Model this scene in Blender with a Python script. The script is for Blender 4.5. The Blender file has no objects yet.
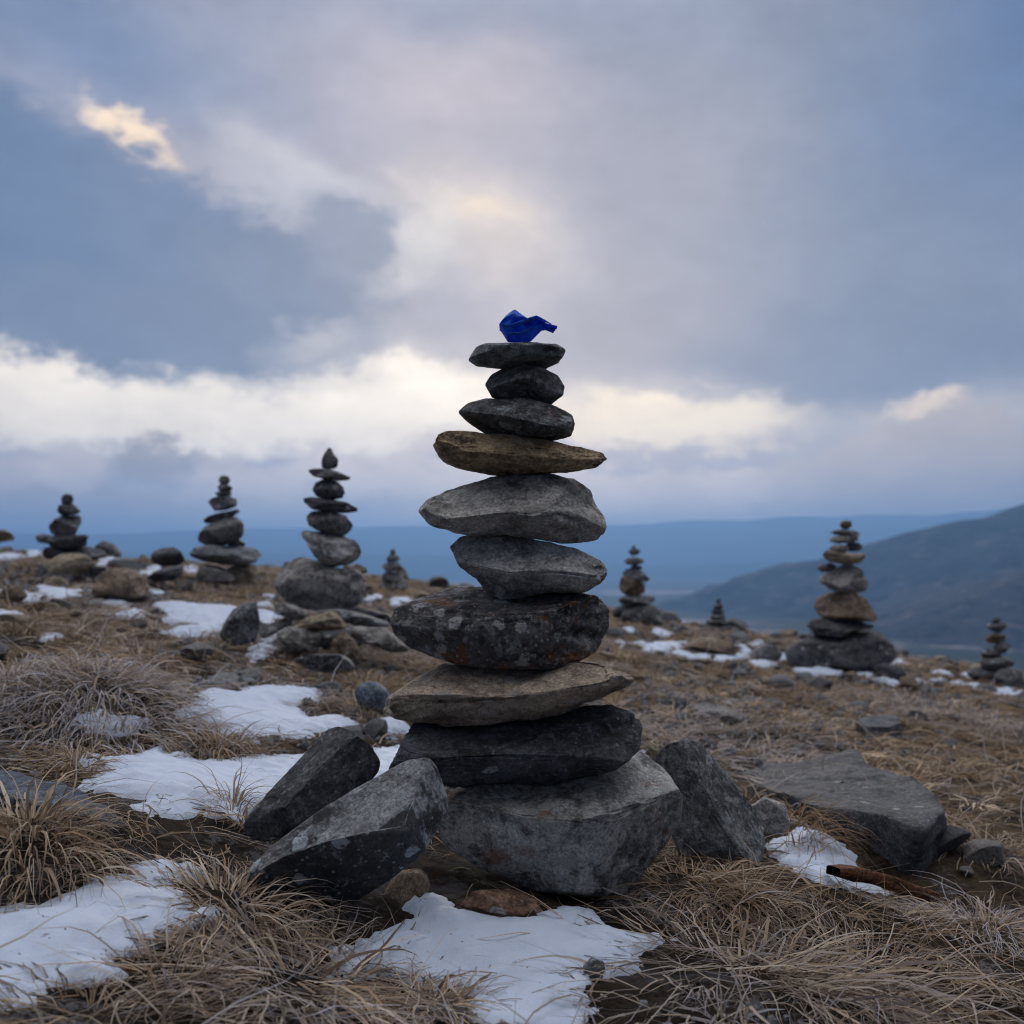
import bpy, math, random
import numpy as np
from mathutils import Vector

sc = bpy.context.scene
COL = sc.collection
RNG = np.random.default_rng(7)
F = 1098.0
HOR = 560.0
PITCH = math.atan((HOR - 512) / F)
CAM = np.array([0.0, 0.0, 0.63])
SUN_EL, SUN_AZ = 9.0, 3.0          # degrees; azimuth measured from +Y towards +X

def lin(r, g, b, s=1.0):
    def c(v):
        v /= 255.0
        return (v / 12.92 if v <= 0.04045 else ((v + 0.055) / 1.055) ** 2.4) * s
    return (c(r), c(g), c(b), 1.0)

# ------------------------------------------------------------------ camera
cd = bpy.data.cameras.new('camera'); cam = bpy.data.objects.new('camera', cd); COL.objects.link(cam)
cam.location = CAM; cam.rotation_euler = (math.pi / 2 + PITCH, 0, 0)
cd.sensor_width = 36; cd.lens = 36 * F / 1024; cd.clip_start = 0.05; cd.clip_end = 60000
cd.dof.use_dof = True; cd.dof.focus_distance = 2.0; cd.dof.aperture_fstop = 4.2
sc.camera = cam

# ------------------------------------------------------------------ view
sc.render.engine = 'CYCLES'
sc.view_settings.view_transform = 'Standard'; sc.view_settings.look = 'None'
sc.view_settings.exposure = 0.45; sc.view_settings.gamma = 1.0
cy = sc.cycles
cy.use_denoising = True; cy.filter_width = 1.05
cy.max_bounces = 5; cy.diffuse_bounces = 3; cy.glossy_bounces = 2; cy.transmission_bounces = 2
cy.volume_bounces = 3; cy.transparent_max_bounces = 4
cy.caustics_reflective = False; cy.caustics_refractive = False
cy.sample_clamp_indirect = 6

# ------------------------------------------------------------------ world
class NT:
    """small helper to write node trees"""
    def __init__(s, tree): s.t = tree; s.t.nodes.clear()
    def n(s, typ, **kw):
        nd = s.t.nodes.new(typ)
        ins = kw.pop('ins', {})
        for k, v in kw.items(): setattr(nd, k, v)
        for k, v in ins.items():
            sk = nd.inputs[k]
            if isinstance(v, bpy.types.NodeSocket): s.t.links.new(v, sk)
            else: sk.default_value = v
        return nd
    def math(s, op, a, b=0.0, c=0.0, clamp=False):
        return s.n('ShaderNodeMath', operation=op, use_clamp=clamp, ins={0: a, 1: b, 2: c}).outputs[0]
    def vmath(s, op, a, b=(0, 0, 0)):
        return s.n('ShaderNodeVectorMath', operation=op, ins={0: a, 1: b}).outputs[0]
    def mix(s, fac, a, b, bt='MIX'):
        nd = s.n('ShaderNodeMix', data_type='RGBA', blend_type=bt, clamp_factor=True)
        for k, v in ((0, fac), (6, a), (7, b)):
            if isinstance(v, bpy.types.NodeSocket): s.t.links.new(v, nd.inputs[k])
            else: nd.inputs[k].default_value = v
        return nd.outputs[2]
    def noise(s, vec, scale, detail=4, rough=0.55, dist=0.0):
        return s.n('ShaderNodeTexNoise', ins={'Vector': vec, 'Scale': scale, 'Detail': detail, 'Roughness': rough, 'Distortion': dist})
    def ramp(s, fac, a, b, smooth=True):
        return s.n('ShaderNodeMapRange', interpolation_type='SMOOTHSTEP' if smooth else 'LINEAR',
                   ins={0: fac, 1: a, 2: b, 3: 0.0, 4: 1.0}).outputs[0]

world = bpy.data.worlds.new('World'); sc.world = world; world.use_nodes = True
w = NT(world.node_tree)
WS = 0.1
tc = w.n('ShaderNodeTexCoord').outputs['Generated']
d = w.vmath('NORMALIZE', tc)
sx = w.n('ShaderNodeSeparateXYZ', ins={0: d})
az = w.math('MULTIPLY', w.math('ARCTAN2', sx.outputs[0], sx.outputs[1]), 57.2958)
el = w.math('MULTIPLY', w.math('ARCSINE', sx.outputs[2]), 57.2958)
dv = w.n('ShaderNodeMapping', ins={0: d, 3: (1.0, 1.0, 1.7)}).outputs[0]
n1 = w.noise(dv, 4.0, 6, 0.55).outputs[1]
n2 = w.noise(dv, 11.0, 9, 0.62).outputs[1]
n3 = w.noise(dv, 26.0, 6, 0.6).outputs[0]
base = w.n('ShaderNodeCombineXYZ', ins={0: az, 1: el}).outputs[0]
def warp(amp1, amp2):
    a = w.vmath('MULTIPLY', w.vmath('SUBTRACT', n1, (0.5, 0.5, 0.5)), (amp1, amp1 * 0.7, 0))
    b = w.vmath('MULTIPLY', w.vmath('SUBTRACT', n2, (0.5, 0.5, 0.5)), (amp2, amp2 * 0.8, 0))
    return w.vmath('ADD', w.vmath('ADD', base, a), b)
W_soft = warp(9, 4)
W_crisp = w.vmath('ADD', warp(3, 6), w.vmath('MULTIPLY', w.vmath('SUBTRACT', w.noise(dv, 38, 8, 0.6).outputs[1], (.5, .5, .5)), (2.6, 2.0, 0)))
sky = w.n('ShaderNodeTexSky', sky_type='NISHITA', sun_disc=False, sun_elevation=math.radians(SUN_EL),
          sun_rotation=math.radians(SUN_AZ), air_density=1.0, dust_density=2.0).outputs[0]
def dcol(r, g, b): return lin(r, g, b, 1.0 / WS)
def ae(px, py):
    """where a bearing of the sky lies, as azimuth and elevation in degrees"""
    x = px - 512; up = 512 - py
    y = math.cos(PITCH) * F - math.sin(PITCH) * up; z = math.sin(PITCH) * F + math.cos(PITCH) * up
    return math.degrees(math.atan2(x, y)), math.degrees(math.atan2(z, math.hypot(x, y)))
# vertical build-up of the overcast
selw = w.n('ShaderNodeSeparateXYZ', ins={0: warp(4, 4)}).outputs[1]
cr = w.n('ShaderNodeValToRGB', ins={0: w.n('ShaderNodeMapRange', ins={0: selw, 1: -5.0, 2: 60.0}).outputs[0]})
els = cr.color_ramp.elements
stops = [(-5, (112, 132, 168)), (0.8, (176, 186, 210)), (3.0, (192, 196, 214)), (5.4, (196, 196, 212)), (7.2, (232, 229, 226)), (10, (226, 224, 226)), (13.5, (190, 192, 208)),
         (20, (184, 184, 202)), (27, (160, 170, 198)), (35, (214, 222, 240)), (60, (240, 244, 255))]  # highest stops, out of view, brightened to light the ground
while len(els) < len(stops): els.new(0.5)
for e, (a, c) in zip(els, stops):
    e.position = (a + 5) / 65.0; e.color = lin(*c)
skycol = w.mix(1.0, w.mix(1.0, cr.outputs[0], (1 / WS, 1 / WS, 1 / WS, 1), 'MULTIPLY'), (1, 1, 1, 1), 'MULTIPLY')
def blob(col, px, py, rx, ry, rot, color, inner=0.0, outer=1.0, strength=1.0, W=None):
    """one cloud mass: an ellipse of directions, its edge frayed by noise"""
    a, e = ae(px, py)
    mp = w.n('ShaderNodeMapping', vector_type='TEXTURE', ins={0: W or W_soft, 1: (a, e, 0), 2: (0, 0, math.radians(rot)),
             3: (rx / 19.2, ry / 19.2, 1)}).outputs[0]
    ln = w.n('ShaderNodeVectorMath', operation='LENGTH', ins={0: mp}).outputs['Value']
    m = w.n('ShaderNodeMapRange', interpolation_type='SMOOTHSTEP', ins={0: ln, 1: outer, 2: inner, 3: 0.0, 4: strength}).outputs[0]
    return w.mix(m, col, dcol(*color))
c = skycol
# (px, py, rx, ry, rot, colour, inner, outer, strength, warp)
c = blob(c, 250, 40, 260, 80, 0, (162, 172, 200), 0.2, 1.0, 0.9)
c = blob(c, 20, 10, 260, 80, -10, (122, 144, 186), 0.1, 1.1, 0.95)
c = blob(c, 330, 190, 170, 50, -30, (192, 200, 218), 0.1, 1.0, 0.8)
c = blob(c, 440, 80, 220, 90, -10, (206, 202, 216), 0.1, 1.0, 0.85)
c = blob(c, 300, 150, 130, 34, -34, (214, 218, 230), 0.1, 1.0, 0.8)
c = blob(c, 470, 215, 140, 70, -15, (232, 226, 224), 0.0, 1.1, 0.95)
c = blob(c, 400, 255, 60, 90, -35, (228, 232, 238), 0.0, 1.0, 0.8)
c = blob(c, 920, 150, 420, 320, 0, (136, 150, 178), 0.3, 1.05, 1.0)
c = blob(c, 1080, 0, 330, 260, 30, (92, 122, 172), 0.0, 1.0, 0.95)
c = blob(c, 690, 160, 180, 120, 0, (166, 170, 190), 0.0, 1.1, 0.8)
c = blob(c, 840, 335, 350, 80, -2, (120, 136, 168), 0.45, 1.0, 0.97)
c = blob(c, 640, 325, 170, 70, 10, (160, 164, 186), 0.2, 1.1, 0.9)
c = blob(c, 480, 210, 75, 24, -8, (262, 248, 226), 0.0, 1.0, 0.7, W_crisp)
c = blob(c, 425, 215, 40, 60, 30, (256, 254, 250), 0.0, 1.0, 0.6, W_crisp)
c = blob(c, 465, 310, 110, 40, 0, (172, 174, 194), 0.1, 1.1, 0.85)
# bright gap along the horizon
c = blob(c, 200, 400, 420, 62, 1, (300, 294, 280), 0.6, 1.0, 1.0, W_crisp)
c = blob(c, 640, 425, 210, 38, 2, (286, 276, 252), 0.45, 1.0, 1.0, W_crisp)
c = blob(c, 930, 408, 60, 22, 3, (275, 256, 232), 0.1, 1.0, 0.95, W_crisp)
# the dark bank on the left
c = blob(c, 140, 124, 64, 20, -24, (278, 258, 230), 0.2, 1.0, 1.0, W_crisp)
c = blob(c, 300, 200, 120, 50, -32, (206, 212, 228), 0.1, 1.0, 0.45)
c = blob(c, 100, 240, 320, 116, -19, (112, 132, 168), 0.66, 1.0, 0.98, W_crisp)
c = blob(c, -60, 190, 200, 150, -10, (106, 130, 170), 0.4, 1.0, 1.0, W_crisp)
c = blob(c, 300, 285, 125, 62, -14, (128, 142, 172), 0.5, 1.0, 0.9, W_crisp)
c = blob(c, 352, 232, 66, 50, -30, (146, 156, 182), 0.5, 1.0, 0.9, W_crisp)
c = blob(c, 130, 322, 310, 50, -3, (118, 134, 166), 0.5, 1.0, 0.95, W_crisp)
c = blob(c, 320, 345, 80, 30, 10, (226, 226, 232), 0.0, 1.0, 0.75, W_crisp)
# low cumulus over the valley
c = blob(c, 500, 545, 900, 72, 0, (250, 238, 226), 0.45, 1.0, 0.94)
for px_, py_, rx_, ry_, col_ in ((20, 482, 90, 34, (190, 192, 214)), (85, 470, 55, 26, (196, 196, 216)), (155, 458, 46, 26, (158, 168, 198)), (205, 466, 40, 20, (188, 190, 212)),
        (255, 490, 90, 30, (200, 198, 216)), (345, 476, 60, 34, (204, 202, 220)), (405, 468, 62, 36, (196, 198, 218)), (480, 482, 80, 34, (204, 202, 218)),
        (600, 500, 90, 34, (204, 200, 216)), (680, 488, 70, 28, (196, 194, 214)), (745, 480, 60, 24, (204, 198, 214)), (820, 470, 75, 36, (180, 182, 206)),
        (890, 452, 70, 34, (176, 180, 206)), (975, 448, 95, 44, (172, 178, 206)), (900, 500, 190, 34, (168, 176, 204)), (60, 508, 160, 26, (170, 178, 206))):
    c = blob(c, px_, py_, rx_, ry_, 0, tuple((sum(col_) / 3 - 195) * 2.6 + t_ for t_ in (238, 226, 220)), 0.45, 1.0, 0.85, W_crisp)
# small-scale mottling of the cloud and a share of the clear sky behind
mot = w.n('ShaderNodeMapRange', ins={0: w.math('ADD', w.math('MULTIPLY', n3, 0.45), w.math('MULTIPLY', w.noise(dv, 7.0, 6, 0.6).outputs[0], 0.55)), 1: 0.3, 2: 0.7, 3: 0.84, 4: 1.16}).outputs[0]
c = w.mix(1.0, c, w.n('ShaderNodeCombineColor', ins={0: mot, 1: mot, 2: mot}).outputs[0], 'MULTIPLY')
c = w.mix(1.0, c, (1.08, 0.985, 0.885, 1), 'MULTIPLY')
c = w.mix(0.06, c, sky)
# unseen sky brightened overhead and dimmed behind, to shape the light on the scene
behind = w.n('ShaderNodeMapRange', interpolation_type='SMOOTHSTEP', ins={0: sx.outputs[1], 1: -0.4, 2: 0.5, 3: 0.20, 4: 1.0}).outputs[0]
high2 = w.n('ShaderNodeMapRange', interpolation_type='SMOOTHSTEP', ins={0: el, 1: 36.0, 2: 70.0, 3: 0.85, 4: 1.15}).outputs[0]
high = w.n('ShaderNodeMapRange', interpolation_type='SMOOTHSTEP', ins={0: el, 1: 38.0, 2: 66.0, 3: 0.0, 4: 0.95}).outputs[0]
behind = w.math('MAXIMUM', behind, high)
gain = w.n('ShaderNodeMapRange', interpolation_type='SMOOTHSTEP', ins={0: el, 1: 27.0, 2: 40.0, 3: 0.82, 4: 1.05}).outputs[0]
behind = w.math('MULTIPLY', w.math('MULTIPLY', behind, gain), high2)
c = w.mix(1.0, c, w.n('ShaderNodeCombineColor', ins={0: behind, 1: behind, 2: behind}).outputs[0], 'MULTIPLY')
bk = w.n('ShaderNodeBackground', ins={'Color': c, 'Strength': WS})
w.n('ShaderNodeOutputWorld', ins={0: bk.outputs[0]})
world.cycles.sampling_method = 'MANUAL'; world.cycles.sample_map_resolution = 512

# ------------------------------------------------------------------ sun (veiled by cloud, behind the cairn)
sl = bpy.data.lights.new('sun', 'SUN'); sun = bpy.data.objects.new('sun', sl); COL.objects.link(sun)
sl.energy = 0.7; sl.angle = math.radians(14); sl.color = (1.0, 0.86, 0.70)
a, e = math.radians(SUN_AZ), math.radians(SUN_EL)
sun.rotation_euler = Vector((math.sin(a) * math.cos(e), math.cos(a) * math.cos(e), math.sin(e))).to_track_quat('Z', 'Y').to_euler()

# ------------------------------------------------------------------ numeric helpers
_perm = RNG.random(65536).astype(np.float64)
def _h(ix, iy, iz=0):
    return _perm[((ix * 73856093) ^ (iy * 19349663) ^ (iz * 83492791)) & 65535]
def vn2(x, y):
    ix = np.floor(x).astype(np.int64); iy = np.floor(y).astype(np.int64)
    fx = x - ix; fy = y - iy
    fx = fx * fx * (3 - 2 * fx); fy = fy * fy * (3 - 2 * fy)
    a = _h(ix, iy); b = _h(ix + 1, iy); c_ = _h(ix, iy + 1); d_ = _h(ix + 1, iy + 1)
    return (a + (b - a) * fx) * (1 - fy) + (c_ + (d_ - c_) * fx) * fy - 0.5
def vn3(p):
    i = np.floor(p).astype(np.int64); f = p - i; f = f * f * (3 - 2 * f)
    x, y, z = i[:, 0], i[:, 1], i[:, 2]
    def L(a, b, t): return a + (b - a) * t
    r = L(L(L(_h(x, y, z), _h(x + 1, y, z), f[:, 0]), L(_h(x, y + 1, z), _h(x + 1, y + 1, z), f[:, 0]), f[:, 1]),
          L(L(_h(x, y, z + 1), _h(x + 1, y, z + 1), f[:, 0]), L(_h(x, y + 1, z + 1), _h(x + 1, y + 1, z + 1), f[:, 0]), f[:, 1]), f[:, 2])
    return r - 0.5
def fbm2(x, y, o=4, g=0.5):
    s = 0; a = 1.0
    for k in range(o):
        s = s + a * vn2(x + 17.3 * k, y - 9.1 * k); x = x * 2.03; y = y * 2.03; a *= g
    return s
def fbm3(p, o=4, g=0.5):
    s = 0; a = 1.0
    for k in range(o):
        s = s + a * vn3(p + 11.7 * k); p = p * 2.03; a *= g
    return s

def dirs(px, py):
    px = np.asarray(px, float); py = np.asarray(py, float)
    x = px - 512; up = 512 - py
    y = math.cos(PITCH) * F - math.sin(PITCH) * up; z = math.sin(PITCH) * F + math.cos(PITCH) * up
    return x, y, z
def P(px, py, D):
    """point of the place seen on bearing px, py at depth D"""
    x, y, z = dirs(px, py); k = D / y
    return np.array([x * k, y * k, CAM[2] + z * k])

# hollows and mounds of the near ground: x, y, radius, height
MOUNDS = [(-0.24, 1.72, 0.20, -0.05), (-0.10, 1.75, 0.14, -0.02), (0.50, 2.25, 0.22, 0.05), (-1.20, 3.15, 0.30, 0.09),
          (-0.80, 1.95, 0.15, 0.03), (0.36, 1.62, 0.2, 0.03), (1.0, 3.0, 0.4, 0.03), (-4.1, 9.3, 0.6, 0.08), (0.88, 2.50, 0.25, -0.06)]
def ground_h(x, y, fine=True):
    x = np.asarray(x, float); y = np.asarray(y, float)
    xs = 25 * np.tanh(x / 25)
    ys = np.where(y < 2, 2 + 15 * np.tanh((y - 2) / 15), y)
    z = -0.145 * xs + 0.0275 * (np.minimum(ys, 60) - 2)
    dd = np.maximum(0, y - 9.5)
    z = z - 0.45 * (np.sqrt(dd * dd + 13.7 ** 2) - 13.7)
    z = z - 0.011 * np.clip(x, -9, 0) ** 2 + 0.035 * fbm2(x * 2.6 + 1, y * 2.6, 2) * np.clip((y - 1.6) / 1.5, 0.2, 1)
    r = np.hypot(x, np.minimum(y, 0) * 1.0)
    rr = np.maximum(0, r - 14); z = z - 0.4 * (np.sqrt(rr * rr + 400) - 20)
    z = z + 0.05 * fbm2(x * 1.1 + 5, y * 1.1, 2) + 0.25 * fbm2(x * 0.12, y * 0.12, 2) * np.clip((np.hypot(x, y) - 6) / 10, 0, 1)
    for mx, my, mr, mh in MOUNDS:
        z = z + mh * np.exp(-((x - mx) ** 2 + (y - my) ** 2) / (mr * mr))
    if fine:
        z = z + 0.018 * fbm2(x * 6, y * 6, 3, 0.55) + 0.010 * fbm2(x * 27, y * 27, 3)
    return np.maximum(z, -103)
def hit(px, py, dmax=16.0):
    """depth at which the bearing meets the ground"""
    px = np.atleast_1d(np.asarray(px, float)); py = np.atleast_1d(np.asarray(py, float))
    x, y, z = dirs(px, py); D = np.full(px.shape, np.nan)
    for q in np.arange(0.9, dmax, 0.08):
        k = q / y; below = (CAM[2] + z * k) < ground_h(x * k, q, False)
        D = np.where(np.isnan(D) & below, q, D)
    D0 = D - 0.08
    for j in range(6):
        q = D0 + 0.08 / 2 ** (j + 1); k = q / y
        below = (CAM[2] + z * k) < ground_h(x * k, np.nan_to_num(q, nan=5.0), False)
        D0 = np.where(below, D0, q)
    D = D0
    return np.where(np.isnan(D), 11.5, D)

# ------------------------------------------------------------------ object helpers
def setp(o, label=None, cat=None, group=None, kind=None):
    if label: o['label'] = label
    if cat: o['category'] = cat
    if group: o['group'] = group
    if kind: o['kind'] = kind
    return o
def mesh_obj(name, verts, faces, mat, parent=None, smooth=True, loc=None):
    me = bpy.data.meshes.new(name)
    verts = np.asarray(verts, np.float64); faces = np.asarray(faces, np.int32)
    nv, nf, k = len(verts), len(faces), faces.shape[1]
    me.vertices.add(nv); me.vertices.foreach_set('co', verts.astype(np.float32).ravel())
    me.loops.add(nf * k); me.loops.foreach_set('vertex_index', faces.ravel())
    me.polygons.add(nf); me.polygons.foreach_set('loop_start', np.arange(0, nf * k, k, dtype=np.int32))
    me.update(calc_edges=True)
    me.polygons.foreach_set('use_smooth', np.full(nf, smooth))
    if mat: me.materials.append(mat)
    o = bpy.data.objects.new(name, me); COL.objects.link(o)
    if loc is not None: o.location = loc
    if parent: o.parent = parent
    return o
def grid_faces(nu, nv, wrap=False):
    i = np.arange(nu - 1)[:, None]; j = np.arange(nv if wrap else nv - 1)[None, :]
    j2 = (j + 1) % nv
    return np.stack([i * nv + j, i * nv + j2, (i + 1) * nv + j2, (i + 1) * nv + j], -1).reshape(-1, 4)

# ------------------------------------------------------------------ materials
def new_mat(name):
    m = bpy.data.materials.new(name); m.use_nodes = True
    return m, NT(m.node_tree)
def finish(n, color, rough=0.8, normal=None, spec=0.3, **extra):
    ins = {'Base Color': color, 'Roughness': rough, 'Specular IOR Level': spec}
    if normal is not None: ins['Normal'] = normal
    ins.update(extra)
    b = n.n('ShaderNodeBsdfPrincipled', ins=ins)
    n.n('ShaderNodeOutputMaterial', ins={0: b.outputs[0]})
    return b
_rm = {}
def lighter(col, f, top=.55):
    f = min(f, top / max(col)); return tuple(x * f for x in col)
def rock_mat(c1, c2, lichen=0.0, rust=0.0, streak=0.0, rot=0.0, lc=(0.42, 0.45, 0.47), dark=0.3, seed=0, band=(1, 1, 9), crust=None):
    key = (c1, c2, lichen, rust, streak, rot, lc, dark, seed, band, crust)
    if key in _rm: return _rm[key]
    m, n = new_mat('rock'); _rm[key] = m
    tc = n.n('ShaderNodeTexCoord').outputs['Object']
    v = n.n('ShaderNodeMapping', ins={0: tc, 1: (seed * 3.1, seed * 1.7, seed * 0.9)}).outputs[0]
    big = n.noise(v, 9, 7, 0.62, 0.4).outputs[0]
    med = n.noise(v, 46, 9, 0.72).outputs[0]
    fin = n.noise(v, 170, 6, 0.75).outputs[0]
    c1 = tuple(x * 0.9 for x in c1); c2 = lighter(c2, 1.5, .6)
    t = n.ramp(n.math('ADD', n.math('MULTIPLY', big, 0.5), n.math('MULTIPLY', med, 0.5)), 0.40, 0.60)
    c = n.mix(t, (*c1, 1), (*c2, 1))
    if streak:
        rv = n.n('ShaderNodeMapping', ins={0: v, 2: (0.25, math.radians(rot), 0.2)}).outputs[0]
        sv = n.n('ShaderNodeMapping', ins={0: rv, 3: band}).outputs[0]
        st = n.noise(sv, 16, 7, 0.7, 0.7).outputs[0]
        c = n.mix(n.math('MULTIPLY', n.ramp(st, 0.5, 0.72), streak), c, lighter(c2, 2.2) + (1,))
        c = n.mix(n.math('MULTIPLY', n.ramp(st, 0.46, 0.28), streak), c, tuple(x * 0.45 for x in c1) + (1,))
    pal = n.ramp(n.noise(n.vmath('ADD', v, (9, 3, 2)), 48, 9, 0.75, 0.3).outputs[0], 0.50, 0.60)
    c = n.mix(n.math('MULTIPLY', pal, 0.6), c, lighter(c2, 1.7) + (1,))
    # dark crust
    ck = n.noise(v, 15, 8, 0.7).outputs[0]
    c = n.mix(n.math('MULTIPLY', n.ramp(ck, 0.52, 0.62), min(1, dark * 1.5)), c, tuple(x * 0.25 for x in c1) + (1,))
    sp = n.n('ShaderNodeMapRange', ins={0: fin, 1: 0.32, 2: 0.68, 3: 0.4, 4: 1.7}).outputs[0]
    c = n.mix(1.0, c, n.n('ShaderNodeCombineColor', ins={0: sp, 1: sp, 2: sp}).outputs[0], 'MULTIPLY')
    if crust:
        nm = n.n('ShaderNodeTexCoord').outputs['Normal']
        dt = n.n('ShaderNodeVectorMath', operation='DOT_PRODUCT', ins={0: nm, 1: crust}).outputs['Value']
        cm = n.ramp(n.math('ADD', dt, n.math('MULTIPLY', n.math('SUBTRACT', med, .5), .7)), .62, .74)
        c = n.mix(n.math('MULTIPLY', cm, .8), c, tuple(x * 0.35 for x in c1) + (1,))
    if rust:
        rn = n.noise(n.vmath('ADD', v, (4.2, 1, 7)), 11, 6, 0.65).outputs[0]
        c = n.mix(n.math('MULTIPLY', n.ramp(rn, 0.56, 0.63), rust), c, (0.22, 0.085, 0.022, 1))
    vs = n.n('ShaderNodeTexVoronoi', ins={'Vector': v, 'Scale': 95.0})
    pk = n.math('LESS_THAN', n.n('ShaderNodeSeparateColor', ins={0: vs.outputs['Color']}).outputs[1], 0.10 + 0.22 * lichen)
    c = n.mix(n.math('MULTIPLY', n.math('MULTIPLY', pk, n.ramp(vs.outputs['Distance'], .36, .22)), .55), c, (*(x * .85 for x in lc), 1))
    hl = None
    if lichen:
        wv = n.vmath('ADD', v, n.vmath('MULTIPLY', n.vmath('SUBTRACT', n.noise(v, 60, 4).outputs[1], (.5, .5, .5)), (.02, .02, .02)))
        vo = n.n('ShaderNodeTexVoronoi', ins={'Vector': wv, 'Scale': 26.0, 'Randomness': 1.0})
        pick = n.math('LESS_THAN', n.n('ShaderNodeSeparateColor', ins={0: vo.outputs['Color']}).outputs[0], 0.36 * lichen)
        disc = n.ramp(vo.outputs['Distance'], 0.42, 0.30)
        gaps = n.ramp(n.noise(v, 120, 5, 0.7).outputs[0], 0.36, 0.5)
        l1 = n.math('MULTIPLY', n.math('MULTIPLY', pick, disc), gaps)
        l2 = n.math('MULTIPLY', n.ramp(n.noise(v, 42, 9, 0.72).outputs[0], 0.60 - 0.06 * lichen, 0.68), min(1.0, 0.6 * lichen + 0.2))
        hl = n.math('MAXIMUM', l1, l2)
        lcol = n.mix(n.noise(v, 30, 2).outputs[0], (*lc, 1), tuple(x * 0.8 for x in lc) + (1,))
        c = n.mix(hl, c, lcol)
    pt = n.n('ShaderNodeNewGeometry').outputs['Pointiness']
    c = n.mix(n.math('MULTIPLY', n.ramp(pt, 0.52, 0.62), 0.30), c, lighter(c2, 1.8) + (1,))
    hgt = n.math('ADD', n.math('MULTIPLY', med, 0.7), n.math('MULTIPLY', fin, 0.22))
    hgt = n.math('ADD', hgt, n.math('MULTIPLY', big, 0.8))
    if hl: hgt = n.math('ADD', hgt, n.math('MULTIPLY', hl, 0.10))
    bp = n.n('ShaderNodeBump', ins={'Strength': 0.9, 'Distance': 0.017, 'Height': hgt}).outputs[0]
    rg = n.n('ShaderNodeMapRange', ins={0: med, 1: 0.3, 2: 0.7, 3: 0.55, 4: 0.85}).outputs[0]
    finish(n, c, rg, bp, 0.35)
    return m

# ------------------------------------------------------------------ stones
_cs = {}
def cube_sphere(n):
    if n in _cs: return _cs[n]
    t = np.tan(np.linspace(-1, 1, n + 1) * math.pi / 4)
    pts = {}; V = []; Fc = []
    for ax in range(3):
        for sg in (-1, 1):
            idx = np.zeros((n + 1, n + 1), int)
            for i in range(n + 1):
                for j in range(n + 1):
                    q = [0, 0, 0]; q[ax] = sg; q[(ax + 1) % 3] = t[i]; q[(ax + 2) % 3] = t[j]
                    key = (round(q[0], 6), round(q[1], 6), round(q[2], 6))
                    if key not in pts: pts[key] = len(V); V.append(q)
                    idx[i, j] = pts[key]
            for i in range(n):
                for j in range(n):
                    f = [idx[i, j], idx[i + 1, j], idx[i + 1, j + 1], idx[i, j + 1]]
                    Fc.append(f if sg > 0 else f[::-1])
    V = np.array(V); V /= np.linalg.norm(V, axis=1)[:, None]
    _cs[n] = (V, np.array(Fc)); return _cs[n]

def outline_r(poly, cx, cz, a, b, smooth):
    """radius of the outline as a function of angle, in units of the half sizes"""
    q = (poly - [cx, cz]) / [a, b]
    N = 360; th = np.linspace(-math.pi, math.pi, N, endpoint=False)
    r = np.zeros(N); nx = np.roll(q, -1, 0)
    for i, t in enumerate(th):
        dx, dz = math.cos(t), math.sin(t); best = 0.3
        ex, ez = nx[:, 0] - q[:, 0], nx[:, 1] - q[:, 1]
        den = dx * ez - dz * ex
        with np.errstate(divide='ignore', invalid='ignore'):
            u = (q[:, 0] * ez - q[:, 1] * ex) / den
            s = (q[:, 0] * dz - q[:, 1] * dx) / den
        ok = (np.abs(den) > 1e-9) & (s >= -1e-6) & (s <= 1 + 1e-6) & (u > 0)
        if ok.any(): best = u[ok].max()
        r[i] = best
    k = np.exp(-0.5 * (np.arange(-20, 21) / max(smooth, 0.5)) ** 2); k /= k.sum()
    rr = np.convolve(np.concatenate([r[-20:], r, r[:20]]), k, 'valid')
    return rr

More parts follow.
